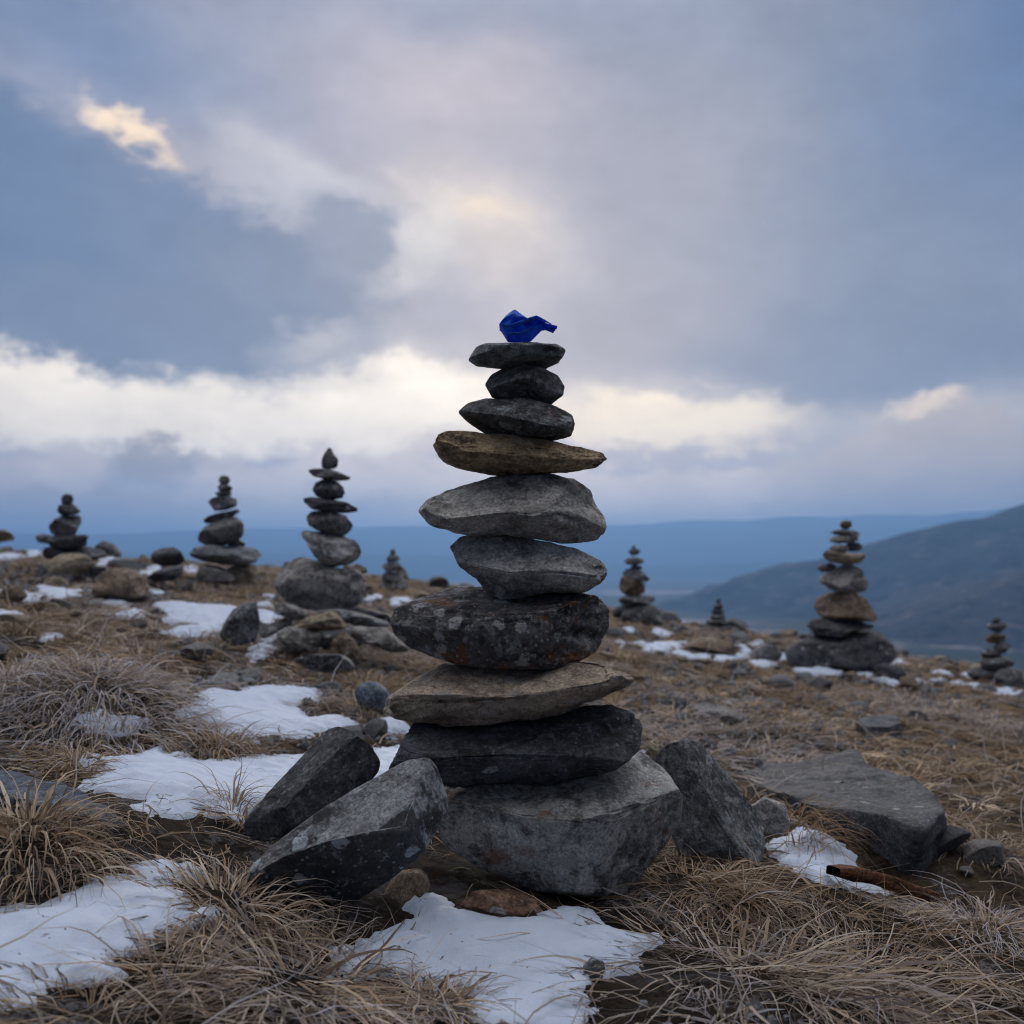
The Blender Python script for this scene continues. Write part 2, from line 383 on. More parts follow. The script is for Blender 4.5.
def stone(name, poly, D, label, cat='stone', group=None, depth=0.8, cuts=(), ncut=5, seed=1, rough=0.03, mat=None,
          res=24, smooth=1.8, power=2.5, lean=0.0, strata=0.0, kind=None, jag=1.0, settle=False):
    """a stone with its own outline, thickness, facets and broken surface"""
    rg = np.random.default_rng(seed)
    poly = np.array(poly, float)
    if settle:
        D = float(np.clip(hit([poly[:, 0].mean()], [poly[:, 1].max() - 2])[0] + 0.08, D * 0.6, D * 1.12))
    w3 = P(poly[:, 0], poly[:, 1], D).T
    pz = w3[:, [0, 2]]
    lo, hi = pz.min(0), pz.max(0); cx, cz = (lo + hi) / 2; a, b = (hi - lo) / 2
    dp = depth * a
    V, Fc = cube_sphere(res)
    th = np.arctan2(V[:, 2], V[:, 0]); rho = np.hypot(V[:, 0], V[:, 2])
    R = outline_r(pz, cx, cz, a, b, smooth)
    ang = (th + math.pi) / (2 * math.pi) * 360
    rr = np.interp(ang, np.arange(361), np.append(R, R[0]))
    k = (rho ** power + np.abs(V[:, 1]) ** power) ** (-1 / power)
    q = np.stack([np.cos(th) * rho * k * rr, V[:, 1] * k, np.sin(th) * rho * k * rr], 1)
    cl = [(np.array(c_[:3]) / np.linalg.norm(c_[:3]), c_[3]) for c_ in cuts]
    for _ in range(ncut):
        v = rg.normal(size=3); v[1] *= 1.3; v /= np.linalg.norm(v)
        cl.append((v, rg.uniform(0.52, 0.80)))
    for _ in range(ncut * 3):
        v = rg.normal(size=3); v[1] *= 1.5; v /= np.linalg.norm(v); cl.append((v, rg.uniform(0.80, 0.95)))
    wn = q * 2.2 + rg.uniform(0, 30, 3)
    w1 = fbm3(wn, 3); w2 = fbm3(wn * 1.7 + 40, 3)
    for ci, (v, dd) in enumerate(cl):
        s = q @ v - dd + 0.075 * jag * (w1 if ci % 2 else w2)
        sp = np.where(s > 0.018, s, np.where(s > -0.018, (s + 0.018) ** 2 / 0.072, 0))
        q = q - sp[:, None] * v * 0.95
    # restore the outline the facets have eaten into
    NB = 120 if res > 40 else 48
    for _ in range(2):
        rad = np.hypot(q[:, 0], q[:, 2]); an = np.arctan2(q[:, 2], q[:, 0])
        bins = ((an + math.pi) / (2 * math.pi) * NB).astype(int) % NB
        mx = np.zeros(NB); np.maximum.at(mx, bins, rad)
        tgt = np.interp((np.arange(NB) + 0.5) * 360 / NB, np.arange(361), np.append(R, R[0]))
        ratio = np.clip(np.where(mx > .05, tgt / np.maximum(mx, 0.05), 1.0), 0.9, 1.7)
        kk = np.array([1, 2, 1]) / 4; ratio = np.convolve(np.concatenate([ratio[-1:], ratio, ratio[:1]]), kk, 'valid')
        sc_ = np.interp((an + math.pi) / (2 * math.pi) * NB - 0.5, np.arange(-1, NB + 2), np.concatenate([[ratio[-1]], ratio, ratio[:2]]))
        q[:, 0] *= sc_; q[:, 2] *= sc_
    p = q * [a, dp, b]
    nrm = q / [a, dp, b]; nrm /= np.linalg.norm(nrm, axis=1)[:, None] + 1e-9
    s0 = min(a, b, dp)
    off = rg.uniform(0, 50, 3)
    fr = 1.6 / max(a, 1e-4)
    nz = fbm3(p * fr + off, 3) * 1.5
    rid = (0.25 - np.abs(fbm3(p * fr * 2.2 + off + 9, 3))) * 1.1
    fin = fbm3(p * fr * 9 + off, 3)
    disp = rough * a * (nz * 0.35 + rid * 0.6 + fin * 0.45)
    if strata:
        st = p[:, 2] * math.cos(lean) + p[:, 0] * math.sin(lean)
        sv = vn2(st / (0.10 * a) + off[0], p[:, 0] * fr * 0.6) + 0.5 * vn2(st / (0.04 * a) + off[1], p[:, 0] * fr)
        disp = disp + strata * a * sv
    p = p + nrm * disp[:, None]
    o = mesh_obj(name, p, Fc, mat, loc=(cx, D, cz))
    setp(o, label, cat, group, kind)
    return o

def slab(name, top, thick, label, cat='rock', group=None, mat=None, seed=1, rough=0.012, under=0.0, res=220, settle=False):
    """flat rock: an uneven top face with given corners (px, py, depth), broken sides below it"""
    rg = np.random.default_rng(seed); off = rg.uniform(0, 40, 3)
    if settle: top = [(px_, py_, float(hit([px_], [py_])[0]) * .985 - .05) for px_, py_, _ in top]
    T = np.array([P(*t) for t in top]); c0 = T.mean(0)
    T = T - c0
    A = np.c_[T[:, :2], np.ones(len(T))]; co = np.linalg.lstsq(A, T[:, 2], rcond=None)[0]
    nxt = np.roll(T, -1, 0); seg = np.linalg.norm(nxt - T, axis=1); cum = np.r_[0, np.cumsum(seg)]
    s = np.linspace(0, cum[-1], res, endpoint=False); B = np.zeros((res, 3))
    ring = np.vstack([T, T[:1]])
    for k in range(3): B[:, k] = np.interp(s, cum, ring[:, k])
    kk = np.array([1, 2, 3, 2, 1]) / 9
    for k in range(3): B[:, k] = np.convolve(np.concatenate([B[-2:, k], B[:, k], B[:2, k]]), kk, 'valid')
    B[:, :2] *= (1 + 0.05 * fbm2(s * 6 / cum[-1] * 6 + off[0], s * 0 + 3, 3))[:, None]
    rings = []
    for t in np.r_[np.linspace(0.02, 0.94, 26), 0.975, 1.0]:
        R = B * t; R[:, 2] -= 0.025 * thick * max(0, (t - 0.9) / 0.1) ** 2
        rings.append(R)
    for h in np.linspace(0.06, 1, 14):
        R = B * (1 - under * h + 0.02 * math.sin(h * 3)); R[:, 2] = B[:, 2] * (1 - under * h) - thick * (0.03 + 0.97 * h); rings.append(R)
    for t in np.linspace(0.9, 0.03, 6):
        R = B * t * (1 - under); R[:, 2] = B[:, 2] * t - thick; rings.append(R)
    V = np.concatenate(rings); size = np.abs(T).max()
    nz = fbm3(V * np.array([4, 4, 22]) / size + off, 4)
    V = V + (V / (np.linalg.norm(V, axis=1)[:, None] + 1e-6)) * (rough * 1.8 * nz)[:, None] * [1, 1, 0.2]
    V[:, 2] += rough * 1.3 * fbm3(V * np.array([3, 3, 3]) / size + off, 5)
    terr = np.round(fbm2(V[:, 0] * 5 + off[0], V[:, 1] * 9, 3) * 4) / 4 * rough * 0.9
    V[:, 2] += terr
    o = mesh_obj(name, V, grid_faces(len(rings), res, True), mat, loc=c0)
    return setp(o, label, cat, group)

# ================================================================== GROUND
m, n = new_mat('hill_ground'); M_GROUND = m
tc = n.n('ShaderNodeTexCoord').outputs['Object']
big = n.noise(tc, 1.3, 6, 0.6).outputs[0]; med = n.noise(tc, 7, 8, 0.65).outputs[0]; fin = n.noise(tc, 55, 8, 0.7).outputs[0]
c = n.mix(n.ramp(fin, 0.35, 0.65), (0.010, 0.008, 0.007, 1), (0.048, 0.035, 0.026, 1))
straw = n.mix(n.noise(tc, 90, 4).outputs[0], (0.17, 0.115, 0.066, 1), (0.42, 0.31, 0.195, 1))
dist = n.n('ShaderNodeVectorMath', operation='LENGTH', ins={0: tc}).outputs['Value']
sf = n.math('MULTIPLY', n.ramp(med, 0.40, 0.58), n.math('ADD', 0.12, n.math('MULTIPLY', n.ramp(dist, 2.0, 5.0), 0.75)))
c = n.mix(sf, c, straw)
c = n.mix(n.math('MULTIPLY', n.ramp(n.noise(tc, 3.3, 7, 0.7).outputs[0], 0.55, 0.66), 0.8), c, (0.15, 0.15, 0.165, 1))
c = n.mix(n.math('MULTIPLY', n.ramp(n.noise(tc, 2.1, 7, 0.72).outputs[0], 0.58, 0.68), 0.5), c, (0.075, 0.032, 0.020, 1))
fz = n.math('MULTIPLY', n.ramp(n.noise(tc, 2.7, 6, 0.7).outputs[0], 0.52, 0.66), n.ramp(n.noise(tc, 90, 4, 0.7).outputs[0], 0.42, 0.6))
c = n.mix(n.math('MULTIPLY', fz, 0.85), c, (0.42, 0.44, 0.50, 1))
bp = n.n('ShaderNodeBump', ins={'Strength': 1.0, 'Distance': 0.03, 'Height': n.math('ADD', fin, med)}).outputs[0]
finish(n, c, 0.92, bp, 0.15)

front = np.radians(np.linspace(-48, 48, 460)); rest = np.radians(np.linspace(48, 312, 80))[1:-1]
angs = np.concatenate([front, rest])
rad = np.concatenate([[0.02, 0.3, 0.6], np.geomspace(0.85, 16, 430), np.geomspace(16, 420, 60)[1:]])
A, R = np.meshgrid(angs, rad)
X = (np.sin(A) * R); Y = (np.cos(A) * R)
Z = ground_h(X, Y)
V = np.stack([X.ravel(), Y.ravel(), Z.ravel()], 1)
g = mesh_obj('ground', V, grid_faces(len(rad), len(angs), True)[:, ::-1], M_GROUND)
setp(g, 'rough dry grass hillside with soil and gravel around the cairns', kind='structure')

# valley floor
m, n = new_mat('valley')
tc = n.n('ShaderNodeTexCoord').outputs['Object']
c = n.mix(n.ramp(n.noise(tc, 0.0015, 8, 0.65).outputs[0], 0.4, 0.6), (0.02, 0.03, 0.026, 1), (0.05, 0.055, 0.045, 1))
town = n.math('MULTIPLY', n.ramp(n.noise(tc, 0.0008, 3).outputs[0], 0.52, 0.6), n.ramp(n.noise(tc, 0.012, 3, 0.7).outputs[0], 0.45, 0.6))
c = n.mix(town, c, (0.45, 0.40, 0.42, 1))
finish(n, c, 0.95, spec=0.1)
rv = np.geomspace(60, 16000, 40); av = np.radians(np.linspace(-180, 180, 121))[:-1]
A, R = np.meshgrid(av, rv)
V = np.stack([(np.sin(A) * R).ravel(), (np.cos(A) * R).ravel(), np.full(A.size, -100.0) + 2 * fbm2((np.sin(A) * R).ravel() / 300, (np.cos(A) * R).ravel() / 300, 2)], 1)
setp(mesh_obj('valley_floor', V, grid_faces(len(rv), len(av), True)[:, ::-1], m), 'hazy valley floor far below the ridge', kind='structure')

# hills
def hill_mat(name, c1, c2, c3, sc1):
    m, n = new_mat(name)
    tc = n.n('ShaderNodeTexCoord').outputs['Object']
    a_ = n.noise(tc, sc1, 8, 0.65).outputs[0]; b_ = n.noise(tc, sc1 * 5, 8, 0.7).outputs[0]
    c = n.mix(n.ramp(n.math('ADD', n.math('MULTIPLY', a_, .45), n.math('MULTIPLY', b_, .55)), 0.44, 0.56), c1, c2)
    c = n.mix(n.math('MULTIPLY', n.ramp(n.noise(n.vmath('ADD', tc, (900, 200, 0)), sc1 * 1.6, 7, 0.65).outputs[0], 0.54, 0.66), 0.7), c, c3)
    finish(n, c, 0.95, spec=0.1)
    return m
def hill(name, prof, D, zfoot, slope, mat, label, amp, n_s=260, n_t=90):
    prof = np.array(prof, float)
    xs = np.linspace(prof[0, 0], prof[-1, 0], n_s); ys = np.interp(xs, prof[:, 0], prof[:, 1])
    Ds = np.interp(xs, [prof[0, 0], prof[-1, 0]], D)
    Rg = P(xs, ys, Ds).T
    Rg[:, 2] += amp * 0.45 * fbm2(xs / 70, xs * 0 + 2, 5)
    rows = []
    for t in np.linspace(-0.6, 1, n_t):
        h = (Rg[:, 2] - zfoot)
        run = h / slope
        Q = Rg.copy(); Q[:, 1] = Rg[:, 1] - t * run * (1 if t > 0 else 2.0)
        zz = zfoot + h * (1 - abs(t)) ** (1.0 if t > 0 else 1.0)
        bump = fbm2(Q[:, 0] / (amp * 7), Q[:, 1] / (amp * 7), 5, 0.55)
        rid = 0.35 - np.abs(fbm2(Q[:, 0] / (amp * 4) + 7, Q[:, 1] / (amp * 11), 4)) * 2
        zz = zz + amp * (bump + 0.5 * rid) * min(1, abs(t) * 5) * min(1, (1 - abs(t)) * 3 + 0.15)
        Q[:, 2] = zz - (3 if t == 1 else 0)
        rows.append(Q)
    V = np.concatenate(rows)
    return setp(mesh_obj(name, V, grid_faces(n_t, n_s), mat), label, kind='structure')
HM = hill_mat('near_hill', (0.005, 0.010, 0.014, 1), (0.030, 0.045, 0.050, 1), (0.14, 0.11, 0.11, 1), 0.013)
HM2 = hill_mat('spur_hill', (0.008, 0.010, 0.012, 1), (0.048, 0.044, 0.046, 1), (0.17, 0.12, 0.12, 1), 0.020)
HM3 = hill_mat('far_hill', (0.03, 0.045, 0.04, 1), (0.06, 0.07, 0.055, 1), (0.12, 0.11, 0.1, 1), 0.001)
hill('hillside', [(560, 628), (640, 609), (713, 591), (758, 576), (800, 562), (866, 544), (926, 529), (972, 517), (992, 514), (1024, 504), (1100, 488), (1300, 450), (1600, 420), (2000, 440)],
     (2300, 1900), -101, 0.21, HM, 'dark blue forested hillside rising to the right', 26)
hill('hillside', [(700, 690), (830, 655), (900, 622), (960, 600), (1024, 577), (1150, 545), (1400, 520), (1800, 530)],
     (1500, 1250), -101, 0.17, HM2, 'nearer dark purple spur below the blue hillside', 16, n_t=70)
hill('mountain_range', [(-900, 540), (-400, 530), (-100, 534), (100, 533), (250, 530), (400, 527), (520, 529), (600, 525), (690, 521), (740, 522), (800, 516), (860, 514), (930, 516), (1000, 508), (1200, 505), (1700, 520), (2200, 530)],
     (9000, 9000), -101, 0.35, HM3, 'pale blue mountain range on the horizon', 50, n_s=400, n_t=60)
hill('mountain_range', [(-900, 560), (-200, 556), (150, 552), (400, 556), (560, 560), (700, 566), (820, 560), (1100, 545), (1800, 550)],
     (6500, 6200), -101, 0.35, HM3, 'low hazy foothills beneath the far mountain range', 40, n_s=300, n_t=50)

# haze
m, n = new_mat('haze_air')
pv = n.n('ShaderNodeVolumePrincipled', ins={'Color': (0.30, 0.57, 1.0, 1), 'Density': 2.35e-4, 'Anisotropy': 0.5})
n.n('ShaderNodeOutputMaterial', ins={1: pv.outputs[0]})
hx, hz0, hz1 = 17000, -110, 430
V = [(x, y, z) for x in (-hx, hx) for y in (-hx, hx) for z in (hz0, hz1)]
Fh = [(0, 1, 3, 2), (4, 6, 7, 5), (0, 4, 5, 1), (2, 3, 7, 6), (0, 2, 6, 4), (1, 5, 7, 3)]
hz = mesh_obj('haze', V, Fh, m, smooth=False)
setp(hz, 'thin blue haze filling the valley air', kind='stuff')

# ================================================================== STONES
G1 = ((0.060, 0.064, 0.070), (0.13, 0.135, 0.145))    # dark slate
G2 = ((0.11, 0.11, 0.112), (0.24, 0.235, 0.23))       # mid grey
G3 = ((0.17, 0.142, 0.105), (0.33, 0.28, 0.205))        # warm grey
BR = ((0.085, 0.062, 0.045), (0.19, 0.145, 0.105))      # brown
BL = ((0.030, 0.032, 0.037), (0.075, 0.080, 0.092))   # black slate
BG = ((0.075, 0.085, 0.095), (0.16, 0.175, 0.19))     # blue grey
def Z(ox, oy, s):
    return lambda pts: [(ox + x * s, oy + y * s) for x, y in pts]
TC = 'stones of the tall cairn in front'
MD = 2.1
main = [
 # outline, label, depth, cuts, material, extra
 ([(468,360),(476,348.4),(494,342.5),(532,341.5),(555,344),(566,351),(561.5,360),(545,366.5),(522,368.5),(476.5,367)],
  'flat dark grey pebble under the blue cloth, topmost stone of the tall cairn', 0.8, [(0,-.5,.9,.72)], rock_mat(*BG, .5, 0, .3, 5, seed=1), dict(ncut=2, power=2.1, rough=.012)),
 ([(485,385),(491.7,373.8),(507,366.4),(519.6,364.4),(542.5,369),(557.7,376.3),(564.6,386.5),(563,396.6),(550,406.3),(532,402.7),(491.7,397.1)],
  'small rounded dark pebble, second from the top of the tall cairn', 0.85, [(-.5,-.7,.5,.66),(.5,-.8,.1,.7)], rock_mat(*G1, .25, 0, .2, 0, seed=2), dict(ncut=3, power=2.2, rough=.02)),
 ([(458,413),(469,403),(486.6,397.4),(522,399),(552.6,406),(571.7,415.7),(575,424.6),(571.7,436),(547.6,441.8),(522,440.5),(489,436),(466,420.8)],
  'dark speckled oval stone with lichen, third from the top of the tall cairn', 0.8, [(0,-.8,.5,.74)], rock_mat((0.045,.048,.052), (.10,.105,.11), .9, .25, 0, seed=3), dict(ncut=2, power=2.2, rough=.022)),
 ([(432.8,447.4),(439.7,436),(456,433.0),(489,434.2),(532,438.3),(583,449.5),(601,455),(605.5,462.7),(596,469),(562.8,473.3),(522,475),(491.7,475),(461,469),(443.5,462.7)],
  'thin weathered brown slab with dark hollows in the tall cairn', 0.6, [(0,-.9,-.35,.7)], rock_mat((.20,.145,.08), (.38,.29,.18), 0, .5, .7, -8, seed=4, dark=.6, band=(1,1,14)), dict(ncut=3, rough=.03, strata=.02)),
 ([(418,511),(425.7,499.5),(451,489.6),(494,475),(542.5,472.5),(573,478),(592,490.6),(595.8,503.3),(605.5,518.5),(605.5,531),(593.3,542.6),(568,544.7),(542.5,541),(507,535.5),(463.8,535.3),(430.8,526)],
  'large pale grey wedge stone with blunt right end, fifth from the tall cairn top', 0.62, [(-.15,-.8,.55,.52),(.85,-.5,.1,.70),(.2,-.7,-.7,.62)], rock_mat((.22,.22,.215), (.50,.49,.47), .5, 0, .5, 35, seed=5, dark=.5, lc=(.5,.49,.46)), dict(ncut=3, rough=.028, smooth=2)),
 ([(448.5,547.3),(460,536.8),(493,531.7),(512,533),(545,541.6),(577.8,549.4),(602.4,561),(607.9,572),(602.4,582.9),(586,592.6),(547.7,593.6),(520.4,599),(502.6,601),(487.6,593.5),(476.6,578.8),(460,567.8)],
  'pale grey broken angular stone, sixth from the top of the tall cairn', 0.66, [(-.2,-.8,.7,.48),(.5,-.75,.5,.62),(-.6,-.6,-.5,.66),(.1,-.7,-.7,.6)], rock_mat((.19,.195,.20), (.38,.39,.39), .2, 0, .6, 25, seed=6, dark=.3), dict(ncut=3, rough=.035, smooth=1.6)),
 ([(391,619.8),(397,607.5),(419,598.3),(460,586),(506.7,591),(561,590.5),(597,596),(612,610),(610.6,629.4),(599.7,651),(583,661),(545,667.8),(487.6,666.4),(452,662),(411,646.3),(397,634.8)],
  'big black lichen spotted stone with a rusty patch in the middle of the tall cairn', 0.62, [(0,-.45,.9,.56),(.1,-1,.0,.66),(-.5,-.8,-.3,.72)], rock_mat((.040,.040,.042), (.095,.095,.10), .95, .75, 0, seed=7, lc=(.50,.50,.52), dark=.5), dict(ncut=2, rough=.024, power=3.0)),
 ([(375,719),(382,701),(411,681.3),(443.8,664),(493,664.6),(588.7,659),(624,671.7),(634.7,677.2),(629.7,689.5),(605,704),(561,714.8),(493,723.3),(424.7,723.8),(397,722.8)],
  'wide brownish grey slab with a pointed left end in the tall cairn', 0.68, [(-.2,-.7,.62,.50),(.4,-.75,-.45,.52)], rock_mat((.22,.175,.135), (.40,.33,.26), .4, .15, .4, 22, seed=8, lc=(.52,.49,.45), dark=.25), dict(ncut=3, rough=.026, smooth=2, strata=.006)),
 ([(392,763.3),(400,747),(413.7,721.7),(450,721),(493,721.7),(561,709.4),(610.6,706.6),(635,713.5),(644,727.8),(639,747),(616,768.4),(590,776),(561,784),(520,788),(471,787),(438,782),(411,773)],
  'wide black slate stone with chipped edges, lowest but one in the tall cairn', 0.62, [(-.1,-.6,.72,.42),(.35,-.7,.45,.55),(.1,-.8,-.55,.50),(-.75,-.5,0,.72)], rock_mat(*BL, .12, 0, .35, 12, seed=9, dark=.3), dict(ncut=3, rough=.034, smooth=1.8)),
 ([(436,822),(441,800),(455,790),(517,776),(575,765),(620,758),(640,759.5),(655,767),(675,781.5),(688.6,805),(685.6,831.3),(663.7,860.6),(634.4,895.8),(616.8,908.5),(581.6,909.5),(549.4,899.7),(517,882),(473,861.6),(445,845)],
  'largest grey boulder with an orange stain, at the foot of the tall cairn', 0.72, [(.1,-.38,.92,.52),(-.36,-.86,-.30,.42),(.72,-.66,-.22,.44),(0,-.5,-.9,.70)], rock_mat((.13,.135,.138), (.31,.315,.31), .9, .6, .2, 20, seed=10, lc=(.45,.46,.44), dark=.5), dict(ncut=1, rough=.020, smooth=3, power=3.0, jag=.6)),
]
for i, (poly, lab, dep, cuts, mat, ex) in enumerate(main):
    stone('cairn_stone', poly, MD, lab, group=TC, depth=dep, cuts=cuts, mat=mat, seed=20 + i, res=56, **ex)

# rocks heaped round its foot
FG = None
stone('rock', [(245,827),(248,814.6),(270.8,789),(303.8,753.6),(321.6,733.3),(334.3,729),(352,733),(369.8,747),(378.7,766.3),(374.9,779),(347,797),(308.9,823),(281,838),(268,841),(253,838)], 2.06,
      'dark slate rock leaning in the snow behind the lichen spotted slab', 'rock', depth=.5, cuts=[(-.50,-.40,.76,.30),(.70,-.7,.0,.40)], ncut=2, jag=.6, seed=41,
      mat=rock_mat((.040,.042,.05), (.085,.088,.10), .15, 0, .25, 50, seed=11), res=52, rough=.022, smooth=2)
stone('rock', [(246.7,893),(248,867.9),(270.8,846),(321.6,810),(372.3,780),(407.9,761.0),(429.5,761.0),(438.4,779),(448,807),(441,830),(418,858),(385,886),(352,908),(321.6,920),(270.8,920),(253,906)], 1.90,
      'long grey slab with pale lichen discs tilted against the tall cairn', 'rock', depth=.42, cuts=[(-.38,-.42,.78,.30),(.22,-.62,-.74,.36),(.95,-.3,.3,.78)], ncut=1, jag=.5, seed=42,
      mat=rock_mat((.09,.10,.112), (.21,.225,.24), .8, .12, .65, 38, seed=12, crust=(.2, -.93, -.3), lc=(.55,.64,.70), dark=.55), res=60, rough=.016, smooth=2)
stone('rock', [(380,945),(378,915),(384,890),(398,872),(418,868),(432,880),(428,905),(420,945)], 2.02,
      'brown mossy stone wedged upright under the lichen spotted slab', 'rock', depth=.9, seed=43, mat=rock_mat(*BR, 0, .3, .6, 80, seed=13, dark=.6), res=36)
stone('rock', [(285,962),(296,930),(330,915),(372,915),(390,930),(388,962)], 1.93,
      'added black rock standing in for dark shaded earth under the lichen spotted slab', 'rock', depth=.7, seed=57, mat=rock_mat((.02,.02,.02), (.05,.048,.045), 0, .2, 0, 0, seed=27), res=30)  # black stone added to fill the dark gap, where only shaded earth lies
stone('rock', [(462,915),(461,897),(476,884),(505,890),(535,900),(551,912),(545,926),(491,926)], 2.0,
      'reddish brown stone half in snow under the largest boulder', 'rock', depth=.6, seed=44, mat=rock_mat((.10,.055,.035), (.20,.12,.085), .15, .3, .2, 0, seed=14), res=36)
stone('rock', [(647,765),(667,743),(685,738),(699.6,742),(723,768),(746.5,797),(764,823.6),(771,850),(765,872),(717,875),(680,860),(668,825)], 2.38,
      'pointed dark grey rock with a pale vein just right of the tall cairn', 'rock', depth=.6, cuts=[(.62,-.45,.62,.30),(-.5,-.8,.1,.50)], ncut=2, jag=.6, seed=45,
      mat=rock_mat((.055,.06,.068), (.13,.14,.15), .5, 0, .6, -60, seed=15), res=52, rough=.026, smooth=2)
stone('rock', [(752,806),(765,797),(785,804),(790,822),(784,834),(760,832)], 2.55,
      'small pale grey stone below the dry tuft by the big flat rock', 'rock', depth=.8, seed=46, mat=rock_mat(*G2, .1, 0, 0, 0, seed=16), res=28)
slab('rock', [(736,772,3.55),(764,763.5,3.75),(799,760,3.85),(822,752,3.95),(858,750,3.95),(866,762,3.7),(905,775,3.35),(937,793,2.98),(946,812,2.76),(930,822,2.62),(905,822,2.62),(861,810,2.76),(823,808,2.85),(790,795,3.05),(765,785,3.3)], .20,
     'big flat layered grey rock lying in the grass at the right', mat=rock_mat((.028,.031,.037), (.065,.072,.082), .15, 0, .75, 10, seed=17, band=(2, 6, 9)), seed=47, rough=.012, under=.16)
slab('rock', [(-60,772,2.27),(10,770,2.28),(50,777,2.22),(94,800,2.10),(76,810,2.02),(40,809,1.98),(18,801,1.98),(-5,790,2.06),(-60,790,2.06)], .09,
     'dark blue slate slab at the left edge', mat=rock_mat((.035,.045,.065), (.075,.095,.13), .1, 0, .5, 10, seed=18), seed=48)
stone('rock', [(60,822),(68,808),(92,804),(112,808),(126,822),(122,850),(70,850)], 2.2,
      'rounded dark grey stone in grass below the blue slate slab', 'rock', settle=True, depth=.8, seed=49, mat=rock_mat(*G1, .1, 0, 0, 0, seed=19), res=32, power=2.2, rough=.02)
stone('rock', [(583,965),(592,958),(604,962),(606,972),(596,985),(584,980)], 1.72,
      'small blue grey stone poking out of the front snow patch', 'rock', depth=.8, seed=50, mat=rock_mat(*BG, .1, 0, 0, 0, seed=20), res=24)
stone('rock', [(640,775),(648,742),(658,738),(662,748),(655,790)], 2.75,
      'pale thin slab edge standing behind the tall cairn foot', 'rock', depth=.8, seed=51, mat=rock_mat(*G3, 0, .2, .3, 0, seed=21), res=24)
slab('rock', [(857,722,4.9),(870,714,5.3),(895,715,5.3),(901,722,4.95),(888,727,4.75),(868,727,4.75)], .10,
     'black block of rock in mid slope grass at the right', mat=rock_mat((.025,.028,.034), (.09,.10,.115), 0, 0, .3, 0, seed=22), seed=52, rough=.01)
slab('rock', [(738,700,6.6),(745,696,6.9),(775,698,6.7),(782,702,6.4),(760,705,6.2)], .05,
     'thin black slate flake in mid slope grass right of the tall cairn', mat=rock_mat(*BL, 0, 0, .3, 0, seed=23), seed=53, rough=.006, settle=True)
slab('rock', [(694,706,6.0),(712,698,6.6),(738,699,6.5),(755,708,5.9),(735,713,5.6),(700,712,5.7)], .05,
     'low grey green slab in mid slope grass behind the pointed rock', mat=rock_mat(*BG, .2, 0, .3, 0, seed=24), seed=54, rough=.008, settle=True)
z8 = Z(0, 640, .2539)
slab('rock', [(205,677,4.3),(220,673,4.5),(248,671,4.55),(256,676,4.35),(252,682,4.15),(232,686,4.05),(205,683,4.15)], .06,
     'dark slate slab above the frosted tussock at the left', mat=rock_mat(*BG, .1, 0, .4, 0, seed=25), seed=55, rough=.01, settle=True)
stone('rock', [(355,692),(362,682),(375,681),(388,690),(390,708),(372,714),(358,706)], 3.6,
      'blue grey stone in the grass just left of the tall cairn', 'rock', depth=.8, seed=56, mat=rock_mat((.07,.085,.11), (.14,.17,.21), .2, 0, 0, 0, seed=26), res=28)

# ---- the other cairns
S2 = .2539
za, zb, zr, zp = Z(0, 460, S2), Z(180, 430, S2), Z(764, 480, S2), Z(590, 480, .2051)
G2L = ((.17, .175, .18), (.38, .385, .39))
MB = {k: [rock_mat(*v, .25 if k != 'br' else .05, .1, .25, 8, seed=60 + i * 3 + j) for j in range(2)] for i, (k, v) in enumerate(
    {'bl': BL, 'g1': G1, 'g2': G2, 'g3': G3, 'br': BR, 'bg': BG, 'lg': G2L}.items())}
ORD = ['top', 'second', 'third', 'fourth', 'fifth', 'sixth', 'seventh', 'eighth', 'ninth']
def pile(zf, D, items, whose, group, seed, res=22):
    q = np.array(zf(items[-1][0]), float)
    D = float(np.clip(hit([q[:, 0].mean()], [q[:, 1].max() - 2])[0] + (0.3 if D < 9 else -0.05), D * 0.75, D * 1.03))
    for i, (pts, mk, lab, dp, dy) in enumerate(items):
        stone('cairn_stone', zf(pts), D + dy, lab + ' ' + whose, group=group, depth=dp, mat=MB[mk][i % 2], seed=seed + i, res=res,
              ncut=5, rough=.03, smooth=1.5, power=3.4 if ('boulder' in lab or 'block' in lab or 'rock' in lab) else 2.5)
